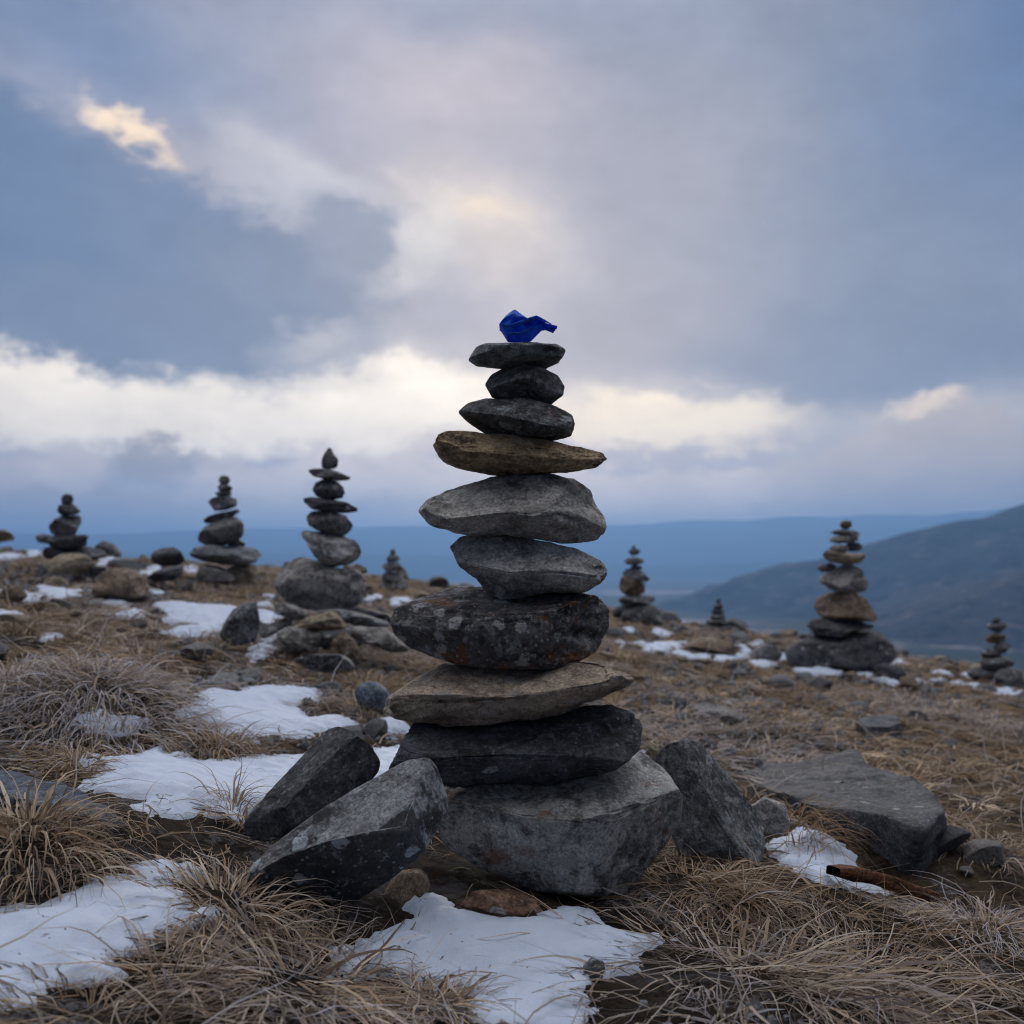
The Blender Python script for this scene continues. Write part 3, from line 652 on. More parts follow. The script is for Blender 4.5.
# left middle cairn (325)
pile(zb, 5.1, [
 ([(556,148),(556,125),(568,98),(585,70),(598,72),(606,95),(625,115),(622,140),(610,152),(575,156)], 'g1', 'little dark teardrop shaped stone on top', .9, 0),
 ([(505,165),(515,156),(555,153),(605,158),(675,185),(672,200),(620,202),(565,193),(520,181)], 'g1', 'thin flat stone under the teardrop', .8, 0),
 ([(520,235),(535,207),(565,193),(620,203),(645,225),(652,245),(640,268),(590,278),(540,264)], 'bl', 'squarish black stone, third from the top', .85, 0),
 ([(483,280),(492,267),(520,262),(600,275),(660,285),(700,308),(690,322),(650,328),(590,328),(520,312)], 'bl', 'long thin black slab, fourth from the top', .7, 0),
 ([(495,345),(505,325),(530,318),(600,322),(660,338),(683,370),(675,395),(650,418),(600,412),(550,400),(510,378)], 'g1', 'rounded dark brown stone, fifth from the top', .8, 0),
 ([(470,405),(478,397),(520,396),(640,413),(700,438),(714,470),(700,505),(660,530),(590,542),(550,522),(510,460)], 'lg', 'light grey faceted block, sixth from the top', .7, 0),
 ([(640,535),(700,527),(738,545),(738,562),(700,567),(650,560)], 'g3', 'small tan slab behind the block', .8, .12),
 ([(370,600),(378,570),(400,540),(450,500),(480,498),(530,510),(600,540),(700,548),(722,575),(730,625),(720,675),(680,702),(520,710),(440,692),(385,640)], 'g2', 'huge grey boulder carrying the stack', .65, 0),
], 'of the left middle cairn', 'stones of the left middle cairn', 100, 28)
gb = 'rocks heaped under the left middle cairn'
for i, (pts, mk, lab, dp, D) in enumerate([
 ([(375,690),(400,678),(450,690),(500,720),(495,745),(460,755),(390,728)], 'g2', 'grey green slab under the left of the huge boulder', .8, 5.0),
 ([(315,800),(340,770),(400,742),(445,745),(440,775),(400,790),(330,825)], 'g1', 'dark tilted slab beside the leaning blue rock', .8, 5.0),
 ([(375,800),(420,775),(500,780),(560,800),(540,880),(430,885),(390,850)], 'g2', 'grey angular rock at the front of the heap', .7, 4.8),
 ([(445,778),(500,740),(580,714),(610,715),(660,772),(650,785),(560,795),(480,795)], 'g3', 'tan triangular slab in the centre of the heap', .8, 4.85),
 ([(585,885),(598,835),(625,800),(650,793),(690,830),(708,868),(690,900),(620,900)], 'br', 'rounded brown stone at the front of the heap', .8, 4.7),
 ([(595,712),(625,702),(700,720),(830,758),(825,775),(760,778),(690,770),(630,745)], 'bg', 'long blue grey slab sliding right from the heap', .6, 4.95),
 ([(665,785),(690,772),(800,778),(900,855),(900,875),(840,880),(740,840),(680,815)], 'g2', 'wide grey slab low at the right of the heap', .6, 4.8),
 ([(640,700),(700,695),(820,725),(845,745),(830,765),(760,745),(650,715)], 'bl', 'dark slab behind the long blue grey slab', .6, 5.2),
 ([(158,810),(165,775),(200,712),(240,685),(285,675),(310,680),(315,760),(295,835),(225,850),(170,830)], 'bg', 'pyramid shaped blue grey rock left of the heap', .8, 4.75),
 ([(450,905),(520,880),(640,880),(700,940),(640,960),(520,950)], 'bg', 'low frosted stone in grass before the heap', .6, 4.25),
 ([(500,800),(600,785),(720,790),(740,840),(640,870),(520,860)], 'bl', 'black rock in the shade beneath the heap', .6, 5.1)]):
    stone('rock', zb(pts), D, lab, 'rock', gb, depth=dp, mat=MB[mk][i % 2], seed=130 + i, res=26, ncut=7, rough=.025, smooth=1, power=3.6)
# left cairn (225)
pile(za, 8.0, [
 ([(862,80),(868,65),(885,60),(905,68),(908,82),(898,97),(872,97)], 'bl', 'tiny dark top stone', .9, 0),
 ([(855,108),(865,96),(885,93),(912,104),(914,114),(900,124),(865,122)], 'g1', 'second small stone from the top', .9, 0),
 ([(848,130),(868,119),(908,122),(912,134),(898,147),(862,146)], 'bl', 'third small stone from the top', .9, 0),
 ([(822,167),(835,152),(860,144),(900,140),(935,156),(930,182),(890,198),(848,202)], 'bg', 'rounded grey stone, fourth from the top', .8, 0),
 ([(805,238),(820,224),(860,210),(945,192),(948,206),(905,226),(862,250),(820,252)], 'bl', 'tilted thin black slab', .8, 0),
 ([(778,315),(785,295),(815,262),(870,232),(900,222),(945,226),(968,252),(962,295),(930,322),(880,338),(830,340),(790,328)], 'g1', 'big slanting dark boulder', .75, 0),
 ([(890,330),(910,314),(945,312),(968,328),(962,345),(900,345)], 'g2', 'small wedge stone under the slanting boulder', .8, .1),
 ([(750,368),(770,345),(840,336),(960,340),(1000,352),(1018,375),(1005,402),(940,416),(860,412),(790,395)], 'bg', 'broad flat slab near the base', .8, 0),
 ([(765,480),(775,425),(808,406),(860,418),(910,445),(928,470),(905,495),(800,505)], 'g2', 'pale angular rock at the base', .7, -.1),
 ([(895,425),(940,412),(1000,412),(1005,450),(985,505),(935,505),(905,470)], 'g3', 'greenish grey rock at the right base', .8, 0),
], 'of the left cairn', 'stones of the left cairn', 160, 22)
stone('rock', za([(592,385),(605,362),(640,346),(690,343),(722,362),(725,398),(700,415),(640,420),(600,405)]), 8.2, 'rounded black rock left of the left cairn', 'rock', depth=.8, mat=MB['bl'][0], seed=180, res=22)
stone('rock', za([(580,465),(610,440),(660,420),(715,418),(720,445),(690,475),(610,485)]), 7.6, 'low black rock below the rounded black rock', 'rock', depth=.8, mat=MB['bl'][1], seed=181, res=22)
# far left cairn (70)
pile(za, 9.0, [
 ([(243,150),(248,138),(265,132),(285,138),(291,152),(280,178),(253,175)], 'bl', 'knob like black top stone', .9, 0),
 ([(220,200),(235,180),(255,170),(288,174),(316,202),(300,215),(240,218)], 'bl', 'second black stone from the top', .8, 0),
 ([(194,250),(215,232),(245,215),(300,215),(318,240),(316,280),(300,300),(240,305),(205,290)], 'g1', 'large dark rounded stone', .8, 0),
 ([(188,322),(210,298),(280,293),(345,295),(358,308),(335,335),(280,348),(210,345)], 'bl', 'wide black slab in the middle', .8, 0),
 ([(175,372),(185,345),(240,336),(340,340),(400,355),(418,375),(380,398),(300,390),(200,392)], 'bl', 'widest black slab', .8, .1),
 ([(188,425),(200,395),(240,370),(300,366),(345,375),(378,405),(376,440),(300,462),(220,462)], 'g3', 'rounded tan boulder at the base', .7, -.25),
], 'of the far left cairn', 'stones of the far left cairn', 190, 22)
for i, (pts, mk, lab, D) in enumerate([
 ([(138,300),(160,290),(200,295),(235,315),(225,335),(150,325)], 'bl', 'dark flat rock left of the far left cairn', 9.4),
 ([(365,360),(385,330),(412,317),(450,333),(480,372),(470,385),(390,385)], 'g1', 'dome shaped dark rock right of the far left cairn', 10.2),
 ([(362,535),(372,490),(390,450),(425,427),(480,424),(520,438),(562,462),(585,515),(575,550),(480,565),(390,560)], 'br', 'big reddish brown rock in front of the far left cairn', 7.6),
 ([(138,478),(150,430),(168,408),(185,440),(182,485)], 'bg', 'small upright blue slate beside the tan boulder', 8.3),
 ([(262,462),(300,440),(350,436),(374,462),(350,478),(290,480)], 'bg', 'flat frosty slab below the tan boulder', 8.0),
 ([(-30,300),(-10,278),(20,272),(50,290),(58,315),(0,325)], 'br', 'low dark red brown rock at the left edge', 10.2),
 ([(110,590),(140,560),(210,558),(240,585),(220,612),(130,612)], 'br', 'rust brown stone by the snow at the far left', 6.6),
 ([(575,545),(610,525),(650,545),(660,560),(600,565)], 'bl', 'small black stone beside the big reddish brown rock', 7.4),
 ([(640,665),(700,640),(800,648),(818,658),(760,672),(680,674)], 'g1', 'thin dark slab in the left snow field', 5.9)]):
    stone('rock', za(pts), D, lab, 'rock', settle=True, depth=.75, mat=MB[mk][i % 2], seed=210 + i, res=22, ncut=4, rough=.03, smooth=2)
# right cairn (843)
pile(zr, 8.0, [
 ([(299,180),(305,164),(325,157),(342,165),(345,182),(330,195),(308,194)], 'br', 'round rusty top stone', .9, 0),
 ([(262,206),(275,196),(320,195),(365,202),(377,214),(368,228),(330,222),(285,216)], 'bg', 'second flat grey stone from the top', .8, 0),
 ([(250,242),(262,226),(300,219),(355,222),(372,234),(345,247),(290,250)], 'g2', 'third stone, smooth and pale,', .8, 0),
 ([(255,268),(280,252),(318,256),(332,272),(320,287),(275,284)], 'g2', 'whitish stone on the left side', .8, -.05),
 ([(315,258),(335,246),(370,245),(390,260),(378,278),(330,282)], 'bl', 'small black stone on the right side', .8, .03),
 ([(222,296),(232,278),(262,272),(330,288),(390,290),(404,308),(385,326),(330,334),(262,322)], 'g3', 'long brown grey slab above the side pebble', .8, 0),
 ([(208,346),(220,332),(262,326),(285,338),(280,358),(230,364)], 'g1', 'protruding side pebble', .8, .05),
 ([(215,402),(225,378),(262,360),(300,334),(335,330),(372,350),(410,395),(400,435),(340,448),(260,432)], 'g2', 'pale faceted block in the middle', .8, 0),
 ([(204,502),(218,462),(262,446),(330,436),(350,440),(392,468),(430,545),(385,560),(260,552),(215,530)], 'br', 'tan grey wedge boulder', .8, 0),
 ([(168,572),(180,550),(240,540),(320,545),(430,570),(444,585),(360,598),(255,616),(195,608)], 'bl', 'wide thin black slab', .8, 0),
 ([(82,690),(90,650),(112,632),(180,612),(300,600),(430,590),(485,602),(510,630),(514,690),(480,735),(345,772),(200,740),(92,728)], 'bl', 'massive dark boulder at the base', .7, 0),
], 'of the right cairn', 'stones of the right cairn', 230, 24)
for i, (pts, mk, lab, D) in enumerate([
 ([(408,745),(425,728),(460,720),(535,733),(568,780),(540,798),(470,795)], 'bl', 'black rock at the right foot of the right cairn', 7.7),
 ([(-60,700),(-35,665),(-5,648),(35,648),(72,682),(60,710),(0,725)], 'g1', 'dark rounded rock left of the right cairn', 8.0),
 ([(125,620),(140,604),(180,600),(195,612),(170,626)], 'bg', 'thin pale slab behind the massive boulder', 8.6),
 ([(688,748),(705,728),(732,720),(760,735),(770,752),(720,762)], 'br', 'small rust brown rock near the right edge cairn', 9.8),
 ([(905,775),(930,745),(965,735),(1010,752),(1030,800),(1010,830),(930,815)], 'g1', 'rounded grey rock at the right edge', 9.3),
 ([(610,830),(640,812),(690,818),(705,830),(680,845),(630,846)], 'bg', 'flat grey stone below the right edge snow strips', 7.2)]):
    stone('rock', zr(pts), D, lab, 'rock', settle=True, depth=.75, mat=MB[mk][i % 2], seed=260 + i, res=22, ncut=4, rough=.03, smooth=2)
# right edge cairn (993)
pile(zr, 10.6, [
 ([(900,562),(905,545),(916,540),(928,548),(930,564)], 'bl', 'tiny top pebble', .9, 0),
 ([(878,578),(892,562),(935,560),(953,575),(940,590),(922,600),(898,595)], 'bl', 'black second stone', .8, 0),
 ([(870,625),(885,608),(915,600),(950,612),(948,635),(915,645),(882,642)], 'br', 'mossy ochre third stone', .8, 0),
 ([(900,655),(920,642),(960,638),(972,655),(945,682),(908,675)], 'g1', 'fourth stone, dark and round,', .8, 0),
 ([(850,680),(872,662),(912,665),(940,682),(925,696),(862,695)], 'g1', 'fifth stone, low on the left,', .8, 0),
 ([(840,715),(860,695),(950,692),(982,715),(970,735),(900,748),(850,738)], 'g1', 'broad flat grey stone near the base', .8, 0),
 ([(805,760),(845,735),(940,742),(950,770),(880,790),(815,785)], 'bl', 'black foundation stone', .8, 0),
], 'of the right edge cairn', 'stones of the right edge cairn', 280, 18)
# cairn behind the tall one, right (637)
pile(zp, 11.0, [
 ([(203,333),(206,322),(214,318),(222,324),(222,336)], 'g1', 'tiny top pebble', .9, 0),
 ([(183,350),(200,335),(230,335),(248,350),(230,365),(205,370)], 'g1', 'second diamond shaped stone', .8, 0),
 ([(163,398),(182,380),(225,376),(258,386),(262,402),(225,418),(178,412)], 'g1', 'third wide dark stone', .8, 0),
 ([(192,425),(212,414),(250,420),(258,434),(225,442)], 'bl', 'little fourth stone', .8, .03),
 ([(158,458),(175,435),(210,428),(255,445),(288,480),(275,498),(215,490),(172,472)], 'bg', 'slanted grey fifth stone', .8, 0),
 ([(140,515),(150,475),(175,462),(215,482),(268,502),(272,548),(235,565),(178,565),(148,545)], 'br', 'round ochre brown boulder', .85, 0),
 ([(138,585),(155,568),(230,562),(312,565),(322,582),(295,605),(200,615),(155,606)], 'g1', 'flat grey slab', .8, 0),
 ([(105,650),(118,626),(165,604),(222,610),(215,662),(150,672),(110,668)], 'bl', 'dark left base rock', .8, .1),
 ([(145,690),(160,635),(225,606),(310,606),(342,640),(356,705),(300,715),(200,715)], 'g1', 'big dark right base rock', .75, 0),
], 'of the cairn with an ochre boulder', 'stones of the cairn with an ochre boulder', 300, 20)
# small cairn (716)
pile(zp, 12.2, [
 ([(614,590),(620,578),(632,577),(640,588),(636,600),(618,602)], 'bl', 'top pebble', .9, 0),
 ([(600,615),(612,602),(645,602),(652,616),(640,626),(606,626)], 'g1', 'second stone', .8, 0),
 ([(590,640),(602,626),(648,626),(656,642),(645,652),(598,652)], 'bl', 'third stone', .8, 0),
 ([(582,668),(598,652),(655,655),(664,670),(645,680),(592,680)], 'g1', 'fourth stone', .8, 0),
 ([(562,692),(580,678),(660,680),(680,694),(660,704),(575,704)], 'g1', 'fifth stone', .8, 0),
 ([(532,712),(552,700),(670,702),(692,718),(680,740),(545,738)], 'bl', 'wide bottom stone', .8, 0),
], 'of the smallest pyramid cairn', 'stones of the smallest pyramid cairn', 320, 16)
for i, (pts, mk, lab, D) in enumerate([
 ([(430,832),(470,800),(530,775),(610,768),(680,785),(725,822),(728,852),(600,862),(470,855)], 'br', 'long brown mound like rock behind the snow strips', 9.5),
 ([(768,872),(790,835),(820,808),(860,800),(905,808),(932,850),(930,868),(860,892),(790,892)], 'g1', 'dark pointed rock beside the snow strips', 8.6),
 ([(380,712),(388,690),(405,682),(418,700),(420,735),(390,742)], 'g2', 'small grey stone standing beside the ochre boulder cairn', 10.8),
 ([(692,742),(702,722),(722,722),(740,748),(738,768),(700,765)], 'bg', 'small blue grey stone beside the smallest pyramid cairn', 11.6)]):
    stone('rock', zp(pts), D, lab, 'rock', settle=True, depth=.75, mat=MB[mk][i % 2], seed=340 + i, res=20, ncut=4, rough=.03, smooth=2)
# cairn behind, left (391)
pile(zb, 12.6, [
 ([(826,480),(832,469),(845,469),(851,482),(846,492),(828,492)], 'g1', 'top pebble', .9, 0),
 ([(812,508),(825,492),(855,493),(868,508),(855,520),(820,520)], 'g1', 'second stone', .8, 0),
 ([(793,535),(815,520),(862,522),(882,545),(865,558),(810,556)], 'bg', 'third stone', .8, 0),
 ([(792,580),(808,558),(865,560),(878,585),(850,604),(805,600)], 'g1', 'fourth stone', .8, 0),
 ([(780,615),(800,600),(862,602),(895,608),(890,635),(800,640)], 'g1', 'bottom stone', .8, 0),
], 'of the distant cairn beside the left middle one', 'stones of the distant cairn', 350, 16)
for pts, D, lab, s in (([(900,640),(915,618),(935,628),(942,645)], 12.0, 'tiny brown stone right of the distant cairn', 360), ([(985,640),(1000,628),(1020,634),(1022,648)], 11.5, 'tiny grey stone on the crest behind the tall cairn', 361)):
    stone('rock', zb(pts), D, lab, 'rock', depth=.8, mat=MB['g3'][0], seed=s, res=12)

# ================================================================== BLUE CLOTH
m, n = new_mat('blue_fabric'); M_BLUE = m
tc = n.n('ShaderNodeTexCoord').outputs['Object']
c = n.mix(n.ramp(n.noise(tc, 60, 5).outputs[0], .35, .65), (0.006, 0.12, 0.72, 1), (0.03, 0.28, 1.0, 1))
wv = n.n('ShaderNodeTexNoise', ins={'Vector': tc, 'Scale': 900.0, 'Detail': 2.0}).outputs[0]
wr = n.n('ShaderNodeTexNoise', noise_type='RIDGED_MULTIFRACTAL', ins={'Vector': n.n('ShaderNodeMapping', ins={0: tc, 2: (0, .5, 0), 3: (18, 18, 55)}).outputs[0], 'Scale': 1.0, 'Detail': 3.0}).outputs[0]
bp0 = n.n('ShaderNodeBump', ins={'Strength': .9, 'Distance': .006, 'Height': wr}).outputs[0]
bp = n.n('ShaderNodeBump', ins={'Strength': .3, 'Distance': .001, 'Height': wv, 'Normal': bp0}).outputs[0]
pb = n.n('ShaderNodeBsdfPrincipled', ins={'Base Color': c, 'Roughness': .75, 'Normal': bp, 'Sheen Weight': .3})
tl = n.n('ShaderNodeBsdfTranslucent', ins={'Color': c})
ms = n.n('ShaderNodeMixShader', ins={0: .4, 1: pb.outputs[0], 2: tl.outputs[0]})
n.n('ShaderNodeOutputMaterial', ins={0: ms.outputs[0]})
def cloth():
    top = [(499.4,326.6),(502,321),(505,317.3),(510,313.2),(514.7,310.0),(521,314.5),(528.4,319),(532.5,318.6),(536.6,318.6),(541,322),(546,325.0),(551,326.2),(557.3,327.2)]
    bot = [(499.4,327.6),(501.5,331.5),(504,335.5),(507.9,341.9),(515,342.2),(521,342),(526,342),(531,341.2),(536,336),(542,329.8),(545,330),(549,331.5),(553,333.2)]
    t = np.array(top); b = np.array(bot); nu, nv = 60, 44
    s = np.linspace(0, 1, len(t)); u = np.linspace(0, 1, nu)
    T = np.stack([np.interp(u, s, t[:, k]) for k in (0, 1)], 1); B = np.stack([np.interp(u, s, b[:, k]) for k in (0, 1)], 1)
    c0 = P(520, 342, MD); V = []
    for k in range(nv):
        a = 2 * math.pi * k / nv
        f = (1 - math.cos(a)) / 2                     # 0 top edge .. 1 bottom edge
        px = T[:, 0] * (1 - f) + B[:, 0] * f; py = T[:, 1] * (1 - f) + B[:, 1] * f
        q = P(px, py, MD).T - c0
        thick = 0.030 * np.clip(1 - ((u - .32) / .62) ** 2, 0.06, 1)
        # long fold crossing the bundle and small creases
        fold = 0.012 * np.exp(-((f - (.72 - .62 * np.clip(u / .6, 0, 1))) / .10) ** 2) + 0.008 * np.exp(-((f - (.30 - .25 * u)) / .06) ** 2) - .006 * np.exp(-((f - (.55 - .3 * u)) / .08) ** 2)
        cr = 0.010 * (np.abs(((u * 3.1 + f * 1.7) % 1) - .5) - .25) + .006 * (np.abs(((u * 5.3 - f * 2.3) % 1) - .5) - .25) + .004 * fbm2(u * 14, u * 0 + k * .3, 3)
        side = 1 if math.sin(a) > 0 else -1
        q[:, 1] = -side * (abs(math.sin(a)) ** .8 * thick + (fold + cr) * (np.abs(math.sin(a)) ** .4))
        V.append(q)
    V = np.stack(V, 1).reshape(-1, 3)
    o = mesh_obj('cloth', V, grid_faces(nu, nv, True), M_BLUE, loc=c0)
    def roll(name, line, hs, ds, y0):
        ln = np.array(line, float); u = np.linspace(0, 1, 40); ss = np.linspace(0, 1, len(ln))
        px = np.interp(u, ss, ln[:, 0]); py = np.interp(u, ss, ln[:, 1]); W_ = []
        for k in range(14):
            a = 2 * math.pi * k / 14
            q = P(px, py - hs * math.sin(a) * np.sin(math.pi * np.clip(u, .04, .96)) ** .6, MD).T - c0
            q[:, 1] = y0 - ds * math.cos(a) * np.sin(math.pi * np.clip(u, .04, .96)) ** .6 + .003 * np.sin(u * 13)
            W_.append(q)
        mesh_obj(name, np.stack(W_, 1).reshape(-1, 3), grid_faces(40, 14, True), M_BLUE, parent=o)
    roll('cloth_fold', [(500, 327.5), (506, 329), (514, 328.6), (522, 326), (529, 322.5), (536, 320.5), (543, 324), (551, 327.5)], 1.7, .012, -.030)
    roll('cloth_fold', [(505, 335), (512, 337), (520, 337), (528, 333), (534, 328)], 1.3, .008, -.029)
    return setp(o, 'crumpled blue cloth scrap on top of the tall cairn', 'cloth')
cloth()

# ================================================================== WOOD
m, n = new_mat('rotten_wood')
tc = n.n('ShaderNodeTexCoord').outputs['Object']
gv = n.n('ShaderNodeMapping', ins={0: tc, 3: (1.2, 9, 14)}).outputs[0]
gr = n.noise(gv, 14, 7, .7, .5).outputs[0]
c = n.mix(n.ramp(gr, .38, .62), (.025, .010, .006, 1), (.19, .070, .028, 1))
finish(n, c, .8, n.n('ShaderNodeBump', ins={'Strength': .8, 'Distance': .004, 'Height': gr}).outputs[0])
Wm = m
def wood(p0, p1, w, h, label):
    a = np.array(p0); b = np.array(p1); nu, nv = 60, 28
    d_ = (b - a); L = np.linalg.norm(d_); d_ = d_ / L; side = np.cross(d_, [0, 0, 1]); side /= np.linalg.norm(side); up = np.cross(side, d_)
    V = []
    for i in range(nu):
        t = i / (nu - 1); taper = min(1, .62 + 3 * t, .55 + 6 * (1 - t))
        for k in range(nv):
            an = 2 * math.pi * k / nv; cx_ = abs(math.cos(an)) ** .5 * np.sign(math.cos(an)); sz = abs(math.sin(an)) ** .5 * np.sign(math.sin(an))
            nz = 1 + .18 * float(fbm2(np.array(t * 6 + 3), np.array(k * .55), 3))
            V.append(d_ * L * t + side * cx_ * w * taper * nz + up * sz * h * taper * nz + up * .006 * math.sin(t * 5))
    o = mesh_obj('wood_piece', np.array(V), grid_faces(nu, nv, True), Wm, loc=a)
    return setp(o, label, 'wood')
Dw = hit([835, 935], [893, 915])
p0 = P(833, 893, Dw[0]); p1 = P(938, 913, Dw[1])
p0[2] = ground_h(p0[0], p0[1]) + .035; p1[2] = ground_h(p1[0], p1[1]) + .045
wood(p0, p1, .026, .014, 'splintered reddish brown piece of wood lying in the dark grass')

# ================================================================== SNOW
m, n = new_mat('snow'); M_SNOW = m
tc = n.n('ShaderNodeTexCoord').outputs['Object']
a_ = n.noise(tc, 14, 7, .6).outputs[0]; b_ = n.noise(tc, 160, 6, .7).outputs[0]
c = n.mix(a_, (.52, .64, .84, 1), (.68, .76, .90, 1))
sp = n.ramp(n.noise(tc, 75, 3, .5).outputs[0], .69, .71)
c = n.mix(n.math('MULTIPLY', n.math('MULTIPLY', sp, n.ramp(n.noise(tc, 5, 4, .6).outputs[0], .45, .6)), .85), c, (.08, .06, .045, 1))
c = n.mix(n.math('MULTIPLY', n.ramp(n.noise(tc, 3.5, 7, .7).outputs[0], .56, .7), .35), c, (.40, .46, .56, 1))
bp = n.n('ShaderNodeBump', ins={'Strength': .5, 'Distance': .008, 'Height': n.math('ADD', a_, n.math('MULTIPLY', b_, .6))}).outputs[0]
finish(n, c, .6, bp, .3)
def sdist(px, py, poly):
    """signed distance to a polygon, positive inside"""
    x1, y1 = poly[:, 0], poly[:, 1]; x2, y2 = np.roll(x1, -1), np.roll(y1, -1)
    d2 = np.full(px.shape, 1e9); ins = np.zeros(px.shape, bool)
    for a, b, c_, d_ in zip(x1, y1, x2, y2):
        ex, ey = c_ - a, d_ - b; L = ex * ex + ey * ey + 1e-12
        t = np.clip(((px - a) * ex + (py - b) * ey) / L, 0, 1)
        d2 = np.minimum(d2, (px - a - t * ex) ** 2 + (py - b - t * ey) ** 2)
        cond = ((b > py) != (d_ > py))
        with np.errstate(divide='ignore', invalid='ignore'):
            xi = (c_ - a) * (py - b) / (d_ - b) + a
        ins ^= cond & (px < xi)
    return np.where(ins, 1, -1) * np.sqrt(d2)
SNOW = []
def snow(poly, label, group=None, thick=.03, edge=.05, step=None):
    poly = np.array(poly, float)
    # densify, then lay the outline on the ground
    n_ = 6; pp = np.concatenate([poly + (np.roll(poly, -1, 0) - poly) * k / n_ for k in range(n_)]).reshape(n_, -1, 2).transpose(1, 0, 2).reshape(-1, 2)
    D = hit(pp[:, 0], pp[:, 1], 13.0)
    W = P(pp[:, 0], pp[:, 1], D).T[:, :2]
    lo, hi = W.min(0) - .08, W.max(0) + .08
    if step is None: step = max(.008, min(.04, math.sqrt((hi[0] - lo[0]) * (hi[1] - lo[1]) / 26000)))
    xs = np.arange(lo[0], hi[0], step); ys = np.arange(lo[1], hi[1], step)
    X, Y = np.meshgrid(xs, ys, indexing='ij')
    s = sdist(X.ravel(), Y.ravel(), W)
    far = W[:, 1].mean()
    fq = 1 / max(1, far / 3)
    s = s + (.030 * fbm2(X.ravel() * 20 * fq, Y.ravel() * 20 * fq, 3, .6) + .016 * fbm2(X.ravel() * 75 * fq, Y.ravel() * 75 * fq, 2)) / fq ** .7 
    e = edge * max(1, far / 4)
    h = np.where(s > 0, thick * (.7 + .3 * np.clip(s / (4 * e), 0, 1)) * (1 - (1 - np.clip(s / (1.5 * e), 0, 1)) ** 1.5), s * 1.2)
    gz = ground_h(X.ravel(), Y.ravel(), False)
    z = gz + h + .008 + .012 * fbm2(X.ravel() * 8, Y.ravel() * 8, 3) + .007 * fbm2(X.ravel() * 30, Y.ravel() * 30, 3) * (s > 0)
    keep = (s > -.035).reshape(X.shape)
    Fg = grid_faces(len(xs), len(ys))
    kf = keep.ravel()[Fg].all(1); Fg = Fg[kf]
    used = np.unique(Fg); mp_ = np.zeros(X.size, int); mp_[used] = np.arange(len(used))
    V = np.stack([X.ravel(), Y.ravel(), z], 1)[used]
    if len(used) < 4: return
    c0 = V.mean(0)
    o = mesh_obj('snow_patch', V - c0, mp_[Fg], M_SNOW, loc=c0)
    setp(o, label, 'snow patch', group); SNOW.append(W); return o
z7 = Z(0, 640, S2); z12 = Z(0, 840, S2); z8 = Z(220, 680, S2); z9 = Z(400, 720, .293); z10 = Z(600, 680, .293); z5 = zp
snow(z12([(-140,310),(0,295),(150,270),(300,195),(400,165),(520,150),(510,120),(590,92),(740,100),(785,125),(780,165),(700,190),(660,225),(740,280),(760,310),(860,310),(840,340),(770,380),(690,390),(650,430),(560,460),(440,560),(380,600),(200,600),(100,640),(0,660),(-140,680)]),
     'large smooth snow patch in the lower left corner', thick=.028, edge=.07)
snow([(335,985),(345,955),(385,942),(418,932),(418,905),(428,900),(442,902),(462,912),(490,919),(530,921),(550,912),(578,906),(588,912),(600,930),(640,936),(672,939),(650,948),(628,952),(628,965),(610,969),(585,972),(583,985),(575,1000),(600,1012),(620,1020),(600,1040),(480,1040),(475,1000),(440,985),(400,978),(370,975)],
     'jagged snow patch directly in front of the largest boulder', thick=.024, edge=.05)
snow([(78.7,762),(86,755.5),(109,762),(142,755.5),(162.5,751.7),(167.6,757),(183,754),(184,764),(211,764),(260,760.6),(300,758),(345,757),(400,748),(450,752),(470,775),(400,800),(300,822),(260,817),(216,818),(152,818),(138,810),(152,802.6),(112,797),(78.7,790),(96,777)],
     'long snow patch behind the dark leaning slate rock', thick=.030, edge=.07)
snow([(175,712),(195.5,706),(203,691),(216,688),(233.6,694.6),(258,687.6),(316.5,693),(319,703),(286,710),(311,719),(342,717),(357,727),(330,735),(296,740),(245,741),(220,737),(200,727),(178,721)],
     'lobed snow patch left of the tall cairn beyond the long one', thick=.030, edge=.07)
snow([(360,727),(375,723),(398,722),(408,730),(400,735),(382,735)], 'small snow strip just left of the wide slate stone', thick=.03)
snow([(65,726),(86,719),(104,713.6),(114,722),(152,719),(156,724),(122,731),(76,733)], 'thin snow wedge under the frosted tussock', thick=.03)
snow([(770,847),(776,839.7),(814,834),(834,839.7),(849,845.5),(849,855),(865,858.7),(864,865),(857,868),(884,885),(881,894),(849,892),(822.7,889.5),(790,870)],
     'small bright snow patch in front of the big flat rock', thick=.045, edge=.06)
snow(z10([(95,255),(150,250),(170,290),(130,300)]), 'sliver of snow between the tall cairn and the pointed rock', thick=.03)
snow(za([(600,575),(680,568),(800,588),(900,600),(990,590),(1020,600),(1000,640),(900,640),(860,690),(720,700),(650,682),(720,665),(800,655),(660,640),(640,600)]),
     'broad snow field left of the pyramid shaped rock', thick=.05, edge=.08)
gm = 'small snow patches on the left slope'; gr_ = 'small snow patches on the right slope'
lm = 'small white snow patch among stones on the left slope'; lr = 'small white snow patch in the grass on the right slope'
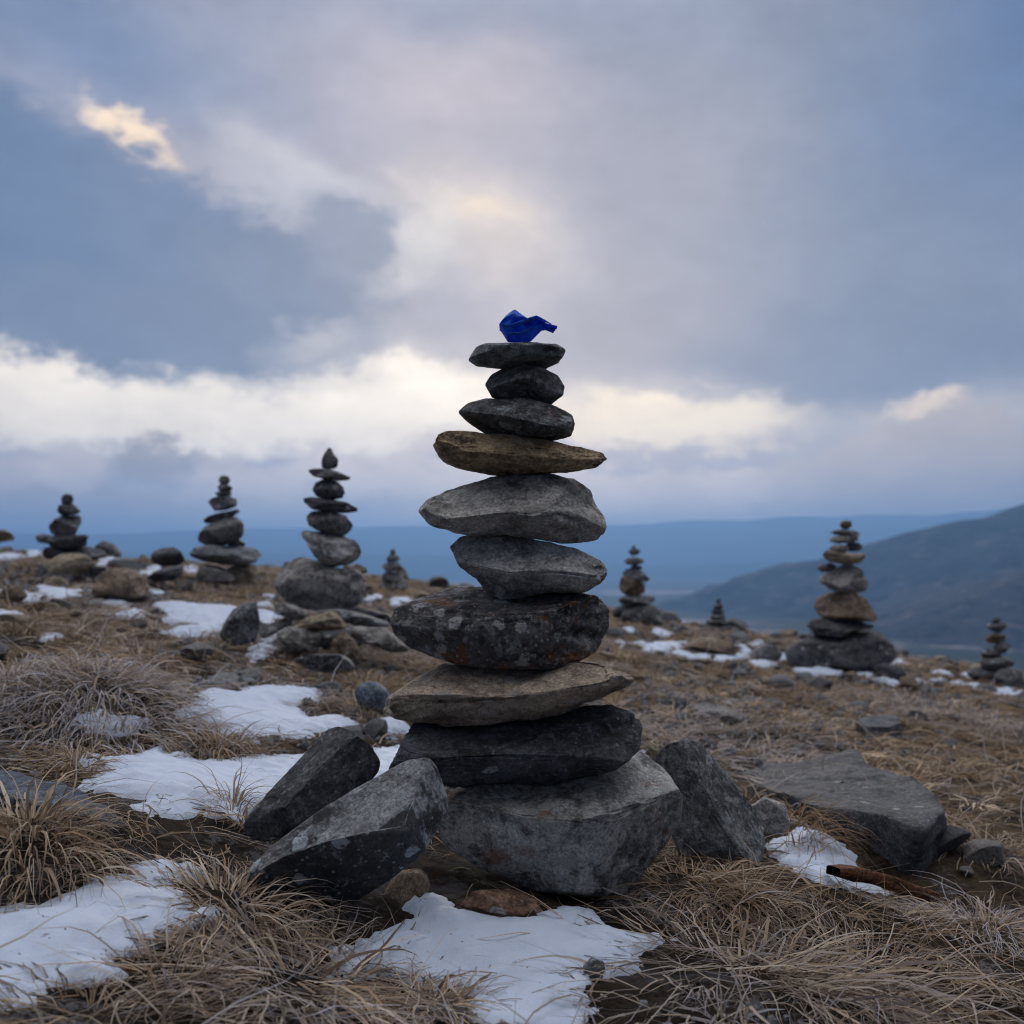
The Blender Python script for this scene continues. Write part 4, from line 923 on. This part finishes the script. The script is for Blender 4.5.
for q in ([(140,488),(200,510),(335,515),(300,542),(200,558),(150,525)], [(-40,520),(50,510),(185,545),(100,555),(-40,548)], [(380,395),(440,385),(512,398),(512,422),(400,417)],
          [(415,562),(440,545),(525,568),(480,583)], [(-40,378),(60,365),(95,385),(-40,398)], [(105,365),(150,350),(170,372),(110,382)], [(185,460),(262,465),(265,487),(190,482)],
          [(-40,600),(20,598),(80,615),(20,625),(-40,622)], [(562,445),(600,420),(650,415),(655,435),(580,468)], [(722,440),(735,418),(775,412),(778,432),(740,450)], [(170,695),(200,685),(240,695),(225,710),(180,710)],
          [(480,605),(520,595),(575,600),(560,615),(490,618)], [(588,520),(612,512),(635,525),(600,533)]):
    snow(za(q), lm, gm, thick=.018, edge=.05)
for q in ([(310,712),(370,718),(395,740),(355,768),(318,775)], [(290,862),(340,830),(388,808),(398,850),(365,878),(300,882)], [(518,848),(545,832),(575,835),(595,852),(560,868),(528,866)],
          [(310,690),(340,680),(352,695),(325,705)], [(345,655),(375,648),(385,662),(355,668)], [(725,655),(760,650),(795,656),(785,670),(735,668)], [(822,668),(905,662),(905,680),(880,690),(830,686)],
          [(730,670),(760,680),(745,690)], [(270,885),(310,878),(335,895),(290,905)]):
    snow(zb(q), 'small white snow patch around the left middle cairn heap', 'small snow patches round the left middle cairn', thick=.020, edge=.05)
for q in ([(160,722),(190,715),(228,725),(222,745),(172,742)], [(292,735),(330,728),(395,745),(385,762),(310,752)], [(192,792),(240,775),(292,785),(280,805),(200,808)],
          [(255,815),(310,792),(440,795),(445,825),(345,848),(270,838)], [(400,842),(440,828),(500,850),(595,858),(585,876),(460,870)], [(600,850),(640,843),(765,852),(755,874),(620,888)],
          [(725,808),(760,803),(792,830),(745,842)], [(785,795),(830,788),(838,812),(790,812)], [(788,888),(870,885),(905,872),(905,905),(800,915)], [(920,860),(950,850),(955,870),(925,875)],
          [(130,800),(160,792),(180,812),(150,820)], [(450,790),(470,785),(482,800),(455,808)]):
    snow(zp(q), lr, gr_, thick=.018, edge=.05)
snow(zr([(125,735),(160,722),(225,732),(270,725),(310,748),(295,775),(150,768)]), 'rounded snow pad at the left foot of the massive dark boulder', thick=.035, edge=.05)
snow(zr([(352,748),(400,733),(460,752),(525,780),(528,802),(440,792),(365,772)]), 'rounded snow pad at the right foot of the massive dark boulder', thick=.035, edge=.05)
for q in ([(665,758),(700,748),(745,762),(735,772),(680,768)], [(775,758),(850,762),(918,778),(915,795),(785,778)], [(795,805),(850,805),(892,825),(885,838),(830,828)], [(882,825),(930,818),(992,820),(985,848),(900,842)],
          [(985,835),(1030,830),(1060,850),(1040,865),(1000,855)], [(742,795),(770,788),(792,800),(765,810)], [(580,790),(600,785),(628,800),(605,812)], [(500,708),(540,705),(545,722),(510,725)], [(660,785),(700,785),(705,800),(670,800)],
          [(-20,722),(30,705),(70,683),(85,695),(40,730),(-10,740)]):
    snow(zr(q), 'thin white snow strip near the right edge crest', 'snow strips near the right edge crest', thick=.018, edge=.05)

# ================================================================== GRASS
m, n = new_mat('dry_grass'); M_GRASS = m
at = n.n('ShaderNodeVertexColor', layer_name='blade').outputs[0]
b_ = n.n('ShaderNodeBsdfPrincipled', ins={'Base Color': at, 'Roughness': .7, 'Specular IOR Level': .25})
tl = n.n('ShaderNodeBsdfTranslucent', ins={'Color': at})
ms = n.n('ShaderNodeMixShader', ins={0: .25, 1: b_.outputs[0], 2: tl.outputs[0]})
n.n('ShaderNodeOutputMaterial', ins={0: ms.outputs[0]})
PAL = np.array([[.25, .175, .100], [.38, .28, .170], [.17, .105, .055], [.46, .38, .27], [.09, .06, .038], [.30, .18, .085]])
PAL = PAL * 1.4; PAL = PAL * .82 + PAL.mean(1, keepdims=True) * .18
FROST = np.array([.56, .57, .66])
def blades(name, root, az_, L, e0, e1, wd, colr, frost, curl, segs=5, floor=True, lift=0.0):
    """curved tapering blades, one mesh"""
    N = len(L); t = np.linspace(0, 1, segs + 1)
    C = np.zeros((N, segs + 1, 3)); C[:, 0] = root
    kk = RNG.normal(0, .10, (N, segs)); ke = RNG.normal(0, .09, (N, segs)); wd = wd * np.exp(RNG.normal(0, .3, N))
    for k in range(segs):
        tm = (k + .5) / segs
        e = e0 + (e1 - e0) * tm + ke[:, k]; a = az_ + curl * tm + kk[:, k]
        st = (L / segs)[:, None] * np.stack([np.cos(e) * np.sin(a), np.cos(e) * np.cos(a), np.sin(e)], 1)
        C[:, k + 1] = C[:, k] + st
    if floor:
        gz = ground_h(C[:, 1:, 0], C[:, 1:, 1], False) + .004 + lift + RNG.uniform(0, .014, (N, 1))
        C[:, 1:, 2] = np.maximum(C[:, 1:, 2], gz)
    side = np.stack([np.cos(az_), -np.sin(az_), RNG.normal(0, .5, N)], 1); side /= np.linalg.norm(side, axis=1)[:, None]
    tw = wd[:, None] * (1 - .9 * t[None, :] ** 1.6)
    A = C - side[:, None] * tw[..., None] / 2; B = C + side[:, None] * tw[..., None] / 2
    V = np.stack([A, B], 2).reshape(-1, 3)
    base_i = (np.arange(N) * (segs + 1) * 2)[:, None] + (np.arange(segs) * 2)[None, :]
    Fg = np.stack([base_i, base_i + 1, base_i + 3, base_i + 2], -1).reshape(-1, 4)
    f = np.clip(frost[:, None] * (.35 + .9 * t[None, :]), 0, 1)[..., None]
    cc = colr[:, None, :] * (1 - f) + FROST * f
    cc = np.repeat(cc, 2, axis=1).reshape(-1, 3)
    o = mesh_obj(name, V, Fg, M_GRASS)
    ca = o.data.color_attributes.new('blade', 'FLOAT_COLOR', 'POINT')
    ca.data.foreach_set('color', np.c_[cc, np.ones(len(cc))].astype(np.float32).ravel())
    return o
def inside_snow(x, y, margin=.0):
    r = np.zeros(x.shape, bool)
    for W in SNOW:
        bb = (x > W[:, 0].min() - .05) & (x < W[:, 0].max() + .05) & (y > W[:, 1].min() - .05) & (y < W[:, 1].max() + .05)
        if bb.any():
            r[bb] |= sdist(x[bb], y[bb], W) > margin
    return r
def colours(N, k=None):
    i = RNG.choice(len(PAL), N, p=[.26, .24, .18, .12, .12, .08]); c_ = PAL[i] * RNG.uniform(.7, 1.25, (N, 1)); return c_
def bare(x, y):
    return (((x + .02) / .40) ** 2 + ((y - 2.02) / .30) ** 2 < 1) | (((x - .95) / .30) ** 2 + ((y - 2.62) / .16) ** 2 < 1)
def tuft_field(r0, r1, dens, nb, Lr, wd, name_parts):
    area = .5 * (r1 * r1 - r0 * r0) * 1.25
    n_ = int(area * dens)
    r = np.sqrt(RNG.uniform(r0 * r0, r1 * r1, n_)); a = RNG.uniform(-.625, .625, n_)
    x = r * np.sin(a); y = r * np.cos(a)
    den = fbm2(x * 1.7 + 3, y * 1.7, 3)
    ok = ~inside_snow(x, y, -.02) & ~bare(x, y) & (den > (-.06 if r0 < 6 else -.15)); x, y = x[ok], y[ok]; n_ = len(x)
    fr_t = np.clip(fbm2(x * 1.3 + 30, y * 1.3, 3) * 3.4 + (.28 if r0 < 3 else .08), 0, 1)
    lay = fbm2(x * .9 + 60, y * .9, 2) * 5 + 2.2           # direction in which the grass is laid over
    size = RNG.uniform(.6, 1.3, n_)
    cnt = np.maximum(4, (nb * size * RNG.uniform(.6, 1.3, n_)).astype(int)); idx = np.repeat(np.arange(n_), cnt); N = len(idx)
    tone = np.clip(.80 + 1.7 * fbm2(x * 2.1 + 8, y * 2.1, 3), .22, 1.6)[:, None]
    ca_ = colours(n_) * tone
    ph = RNG.uniform(-math.pi, math.pi, N); ph = np.where(RNG.random(N) < .45, lay[idx] + RNG.normal(0, .6, N), ph)
    rr = RNG.uniform(0, .035, N) * size[idx] * (1 + r0 * .25)
    X = x[idx] + rr * np.sin(ph); Y = y[idx] + rr * np.cos(ph)
    root = np.stack([X, Y, ground_h(X, Y, False) - .004], 1)
    L = RNG.uniform(*Lr, N) * size[idx] * np.where(RNG.random(N) < .05, 1.5, 1)
    e0 = RNG.uniform(.35, 1.15, N); e1 = e0 - RNG.uniform(.9, 2.2, N)
    colr = (ca_[idx] * .6 + colours(N) * .4) * (1 if r0 < 3 else 1.25)
    fr = fr_t[idx] * RNG.uniform(.2, 1, N) * .8
    name_parts.append((root, ph, L, e0, e1, RNG.uniform(*wd, N), colr, fr, RNG.normal(0, .4, N)))
def thatch(r0, r1, dens, Lr, wd, parts):
    area = .5 * (r1 * r1 - r0 * r0) * 1.25; N = int(area * dens)
    r = np.sqrt(RNG.uniform(r0 * r0, r1 * r1, N)); a = RNG.uniform(-.625, .625, N); x = r * np.sin(a); y = r * np.cos(a)
    ok = (~inside_snow(x, y, .03) | (RNG.random(N) < .012)) & ~(bare(x, y) & (RNG.random(N) < .85)) & (fbm2(x * 2.3 + 44, y * 2.3, 3) > -.25); x, y = x[ok], y[ok]; N = len(x)
    lay = fbm2(x * .9 + 60, y * .9, 2) * 5 + 2.2
    ph = lay + RNG.normal(0, .9, N); L = RNG.uniform(*Lr, N)
    root = np.stack([x, y, ground_h(x, y, False) + RNG.uniform(0, .015, N)], 1)
    e0 = RNG.uniform(-.05, .55, N); e1 = e0 - RNG.uniform(.2, 1.3, N)
    fr = np.clip(fbm2(x * 1.1 + 30, y * 1.1, 3) * 2.2 + .1, 0, 1) * RNG.uniform(.1, 1, N)
    parts.append((root, ph, L, e0, e1, RNG.uniform(*wd, N), colours(N) * .9, fr, RNG.normal(0, .8, N)))
parts = []
tuft_field(1.0, 3.6, 48, 30, (.05, .15), (.0020, .0042), parts)
tuft_field(3.6, 7.0, 42, 24, (.06, .15), (.0032, .0060), parts)
tuft_field(7.0, 13.5, 18, 14, (.06, .13), (.005, .009), parts)
thatch(1.0, 3.2, 1000, (.05, .17), (.0016, .0036), parts)
def straws(r0, r1, dens, Lr, wd, parts):
    area = .5 * (r1 * r1 - r0 * r0) * 1.25; N = int(area * dens)
    r = np.sqrt(RNG.uniform(r0 * r0, r1 * r1, N)); a = RNG.uniform(-.625, .625, N); x = r * np.sin(a); y = r * np.cos(a)
    ok = ~inside_snow(x, y, .0) & ~bare(x, y); x, y = x[ok], y[ok]; N = len(x)
    root = np.stack([x, y, ground_h(x, y, False) + RNG.uniform(.0, .03, N)], 1)
    e0 = RNG.uniform(-.1, .9, N); e1 = e0 - RNG.uniform(.1, .9, N)
    col = colours(N) * .6 + np.array([.46, .42, .38]) * .5
    parts.append((root, RNG.uniform(-math.pi, math.pi, N), RNG.uniform(*Lr, N), e0, e1, RNG.uniform(*wd, N), col, RNG.uniform(0, 1, N) ** 2, RNG.normal(0, .5, N)))
straws(1.0, 2.0, 170, (.10, .26), (.0018, .0038), parts)
straws(2.0, 5.0, 90, (.10, .24), (.0022, .0042), parts)
straws(5.0, 11.0, 26, (.08, .20), (.004, .006), parts)
thatch(3.2, 7.0, 900, (.05, .14), (.003, .0055), parts)
thatch(7.0, 13.0, 300, (.05, .12), (.005, .008), parts)
cat_ = [np.concatenate([p[k] for p in parts]) for k in range(9)]
g = blades('dry_grass', *cat_)
setp(g, 'matted dry straw coloured grass covering the slope', kind='stuff')
print('blades', len(cat_[1]))

def tussock(px, py, N, rad, Lr, label, frost=.2, lay=None, laym=.5, wd=(.0014, .003), tone=1.0, e=(.3, 1.3), D=None, dz=0.0, warm=None, droop=(1.2, 2.6)):
    if D is None: D = float(hit([px], [py])[0])
    c0 = P(px, py, D)[:2]
    ph = RNG.uniform(-math.pi, math.pi, N)
    if lay is not None: ph = np.where(RNG.random(N) < laym, lay + RNG.normal(0, .5, N), ph)
    rr = np.sqrt(RNG.uniform(0, 1, N)) * rad
    X = c0[0] + rr * np.sin(ph); Y = c0[1] + rr * np.cos(ph)
    root = np.stack([X, Y, ground_h(X, Y, False) - .005 + dz * (1 - (rr / rad) ** 2)], 1)
    e0 = RNG.uniform(*e, N); e1 = e0 - RNG.uniform(*droop, N)
    colr = colours(N) * tone
    if warm is not None: colr = colr * .5 + np.array(warm) * .5 * RNG.uniform(.6, 1.3, (N, 1))
    o = blades('grass_tussock', root, ph, RNG.uniform(*Lr, N), e0, e1, RNG.uniform(*wd, N), colr, frost * RNG.uniform(0, 1.2, N), RNG.normal(0, .7, N), segs=7)
    setp(o, label, 'grass tussock')
tussock(95, 706, 1250, .30, (.08, .20), 'big frosted tussock overhanging the snow at the left', frost=1.0, wd=(.0022, .0046), dz=.07, e=(.1, 1.0), droop=(1.0, 2.4))
tussock(15, 690, 800, .28, (.08, .16), 'frosted tussock at the left edge beside the big one', frost=.9, wd=(.0026, .005), dz=.05)
tussock(30, 868, 460, .10, (.09, .19), 'straw tussock drooping above the lower left snow', frost=.15, dz=.08, wd=(.0024, .0046), e=(.3, 1.2))
tussock(232, 816, 120, .04, (.08, .18), 'small frosted tuft left of the leaning slate rock', frost=.6, dz=.05)
tussock(78, 768, 260, .08, (.05, .11), 'low straw tuft above the dark blue slab', frost=.1, dz=.03)
tussock(215, 753, 420, .12, (.07, .17), 'rounded straw tuft between the two left snow patches', frost=.12, dz=.035)
tussock(797, 792, 150, .05, (.10, .24), 'orange tinted tuft draped over the front of the big flat rock', frost=.0, lay=2.6, laym=.6, dz=.10, warm=(.36, .20, .08), D=2.74)
tussock(690, 893, 400, .13, (.08, .20), 'brown tussock right of the largest boulder', frost=.12, lay=1.9, dz=.03, warm=(.30, .19, .10), e=(.1, .8))
tussock(745, 905, 300, .10, (.06, .16), 'spiky tussock in front of the bright snow patch', frost=.2, dz=.02)
tussock(740, 975, 400, .26, (.10, .32), 'long bladed tussock in the front right', frost=.4, lay=1.5, laym=.5, dz=.02, wd=(.0020, .0050), e=(-.1, .7), droop=(.6, 1.8))
tussock(860, 985, 380, .22, (.10, .28), 'dark frosted tussock in the lower right corner', frost=.45, dz=.02, tone=.8, e=(0, .8))
tussock(985, 935, 520, .18, (.08, .22), 'lilac frosted tussock at the right edge', frost=.9, dz=.03, e=(.1, 1.0))
tussock(985, 850, 420, .20, (.08, .20), 'straw tussock right of the big flat rock', frost=.3, lay=1.8, dz=.02, e=(0, .8))
tussock(225, 915, 500, .13, (.08, .20), 'straw tussock beside the lichen spotted slab foot', frost=.25, dz=.03, e=(.1, .9))
tussock(290, 985, 400, .16, (.10, .28), 'long bladed tussock between the two front snow patches', frost=.4, dz=.02, wd=(.0024, .0048), e=(0, .7))
tussock(170, 985, 130, .07, (.08, .22), 'sparse frosted tuft poking from the lower left snow edge', frost=.5, dz=.01)
tussock(430, 1012, 260, .09, (.08, .18), 'brown tuft at the lower edge of the jagged snow', frost=.15, dz=.02, e=(.1, .8))
tussock(90, 1020, 420, .16, (.08, .2), 'dark tussock in front of the lower left snow', frost=.2, dz=.01, tone=.7, e=(0, .7))
tussock(365, 715, 380, .14, (.07, .15), 'straw tuft behind the leaning slate rock', frost=.1, dz=.03)
tussock(365, 665, 420, .2, (.08, .17), 'pale straw tuft before the left middle cairn heap', frost=.05, dz=.03, warm=(.38, .29, .17), D=4.2, wd=(.003, .005))

# ================================================================== LOOSE STONES AND GRAVEL
protos = []
for k in range(10):
    mk = ['g1', 'bg', 'bl', 'g2', 'g3', 'g1', 'bg', 'br', 'g1', 'bg'][k]
    rg = np.random.default_rng(500 + k)
    V, Fc = cube_sphere(9)
    q = V * [1, rg.uniform(.6, 1), rg.uniform(.3, .6)]
    for _ in range(9):
        v = rg.normal(size=3); v /= np.linalg.norm(v); s = np.maximum(0, q @ v - rg.uniform(.35, .6)); q = q - s[:, None] * v
    q = q + .06 * fbm3(q * 3 + k * 5, 3)[:, None] * V
    me_o = mesh_obj('loose_stone', q, Fc, MB[mk][k % 2]); protos.append(me_o)
r = 2.5 + 9.5 * RNG.random(520) ** .8; a = RNG.uniform(-.50, .50, 520)
made = 0
for rr, aa in zip(r, a):
    x, y = rr * math.sin(aa), rr * math.cos(aa)
    if abs(x) < .45 and y < 2.6: continue
    if inside_snow(np.array([x]), np.array([y]), -.02)[0]: continue
    s = float(RNG.uniform(.26, .42) ** 3.0 * (1 + rr * .11))
    if made < len(protos): o = protos[made]
    else:
        o = protos[RNG.integers(len(protos))].copy(); COL.objects.link(o)
    o.location = (x, y, float(ground_h(x, y)) + s * .22); o.scale = (s, s, s)
    o.rotation_euler = (RNG.uniform(-.3, .3), RNG.uniform(-.3, .3), RNG.uniform(0, 6.28))
    setp(o, 'small loose stone half sunk in the dry grass of the slope', 'stone', 'loose stones scattered over the slope')
    made += 1
    if made >= 290: break
# gravel
V0, F0 = cube_sphere(2)
N = 7000
r = 1.1 + 8 * RNG.random(N) ** 1.3; a = RNG.uniform(-.55, .55, N); x = r * np.sin(a); y = r * np.cos(a)
ok = (fbm2(x * 1.5 + 90, y * 1.5, 3) > -.02) & ~inside_snow(x, y, 0); x, y, r = x[ok], y[ok], r[ok]; N = len(x)
s = RNG.uniform(.003, .011, N) * (1 + r * .30)
VV = V0[None] * RNG.uniform(.5, 1.2, (N, len(V0), 1)) * s[:, None, None] * RNG.uniform(.5, 1.2, (N, 1, 3))
VV = VV + np.stack([x, y, ground_h(x, y) + s * .3], 1)[:, None]
FF = (F0[None] + (np.arange(N) * len(V0))[:, None, None]).reshape(-1, 4)
gv = mesh_obj('gravel', VV.reshape(-1, 3), FF, MB['g1'][1], smooth=False)
setp(gv, 'small grey gravel scattered between the grass', kind='stuff')
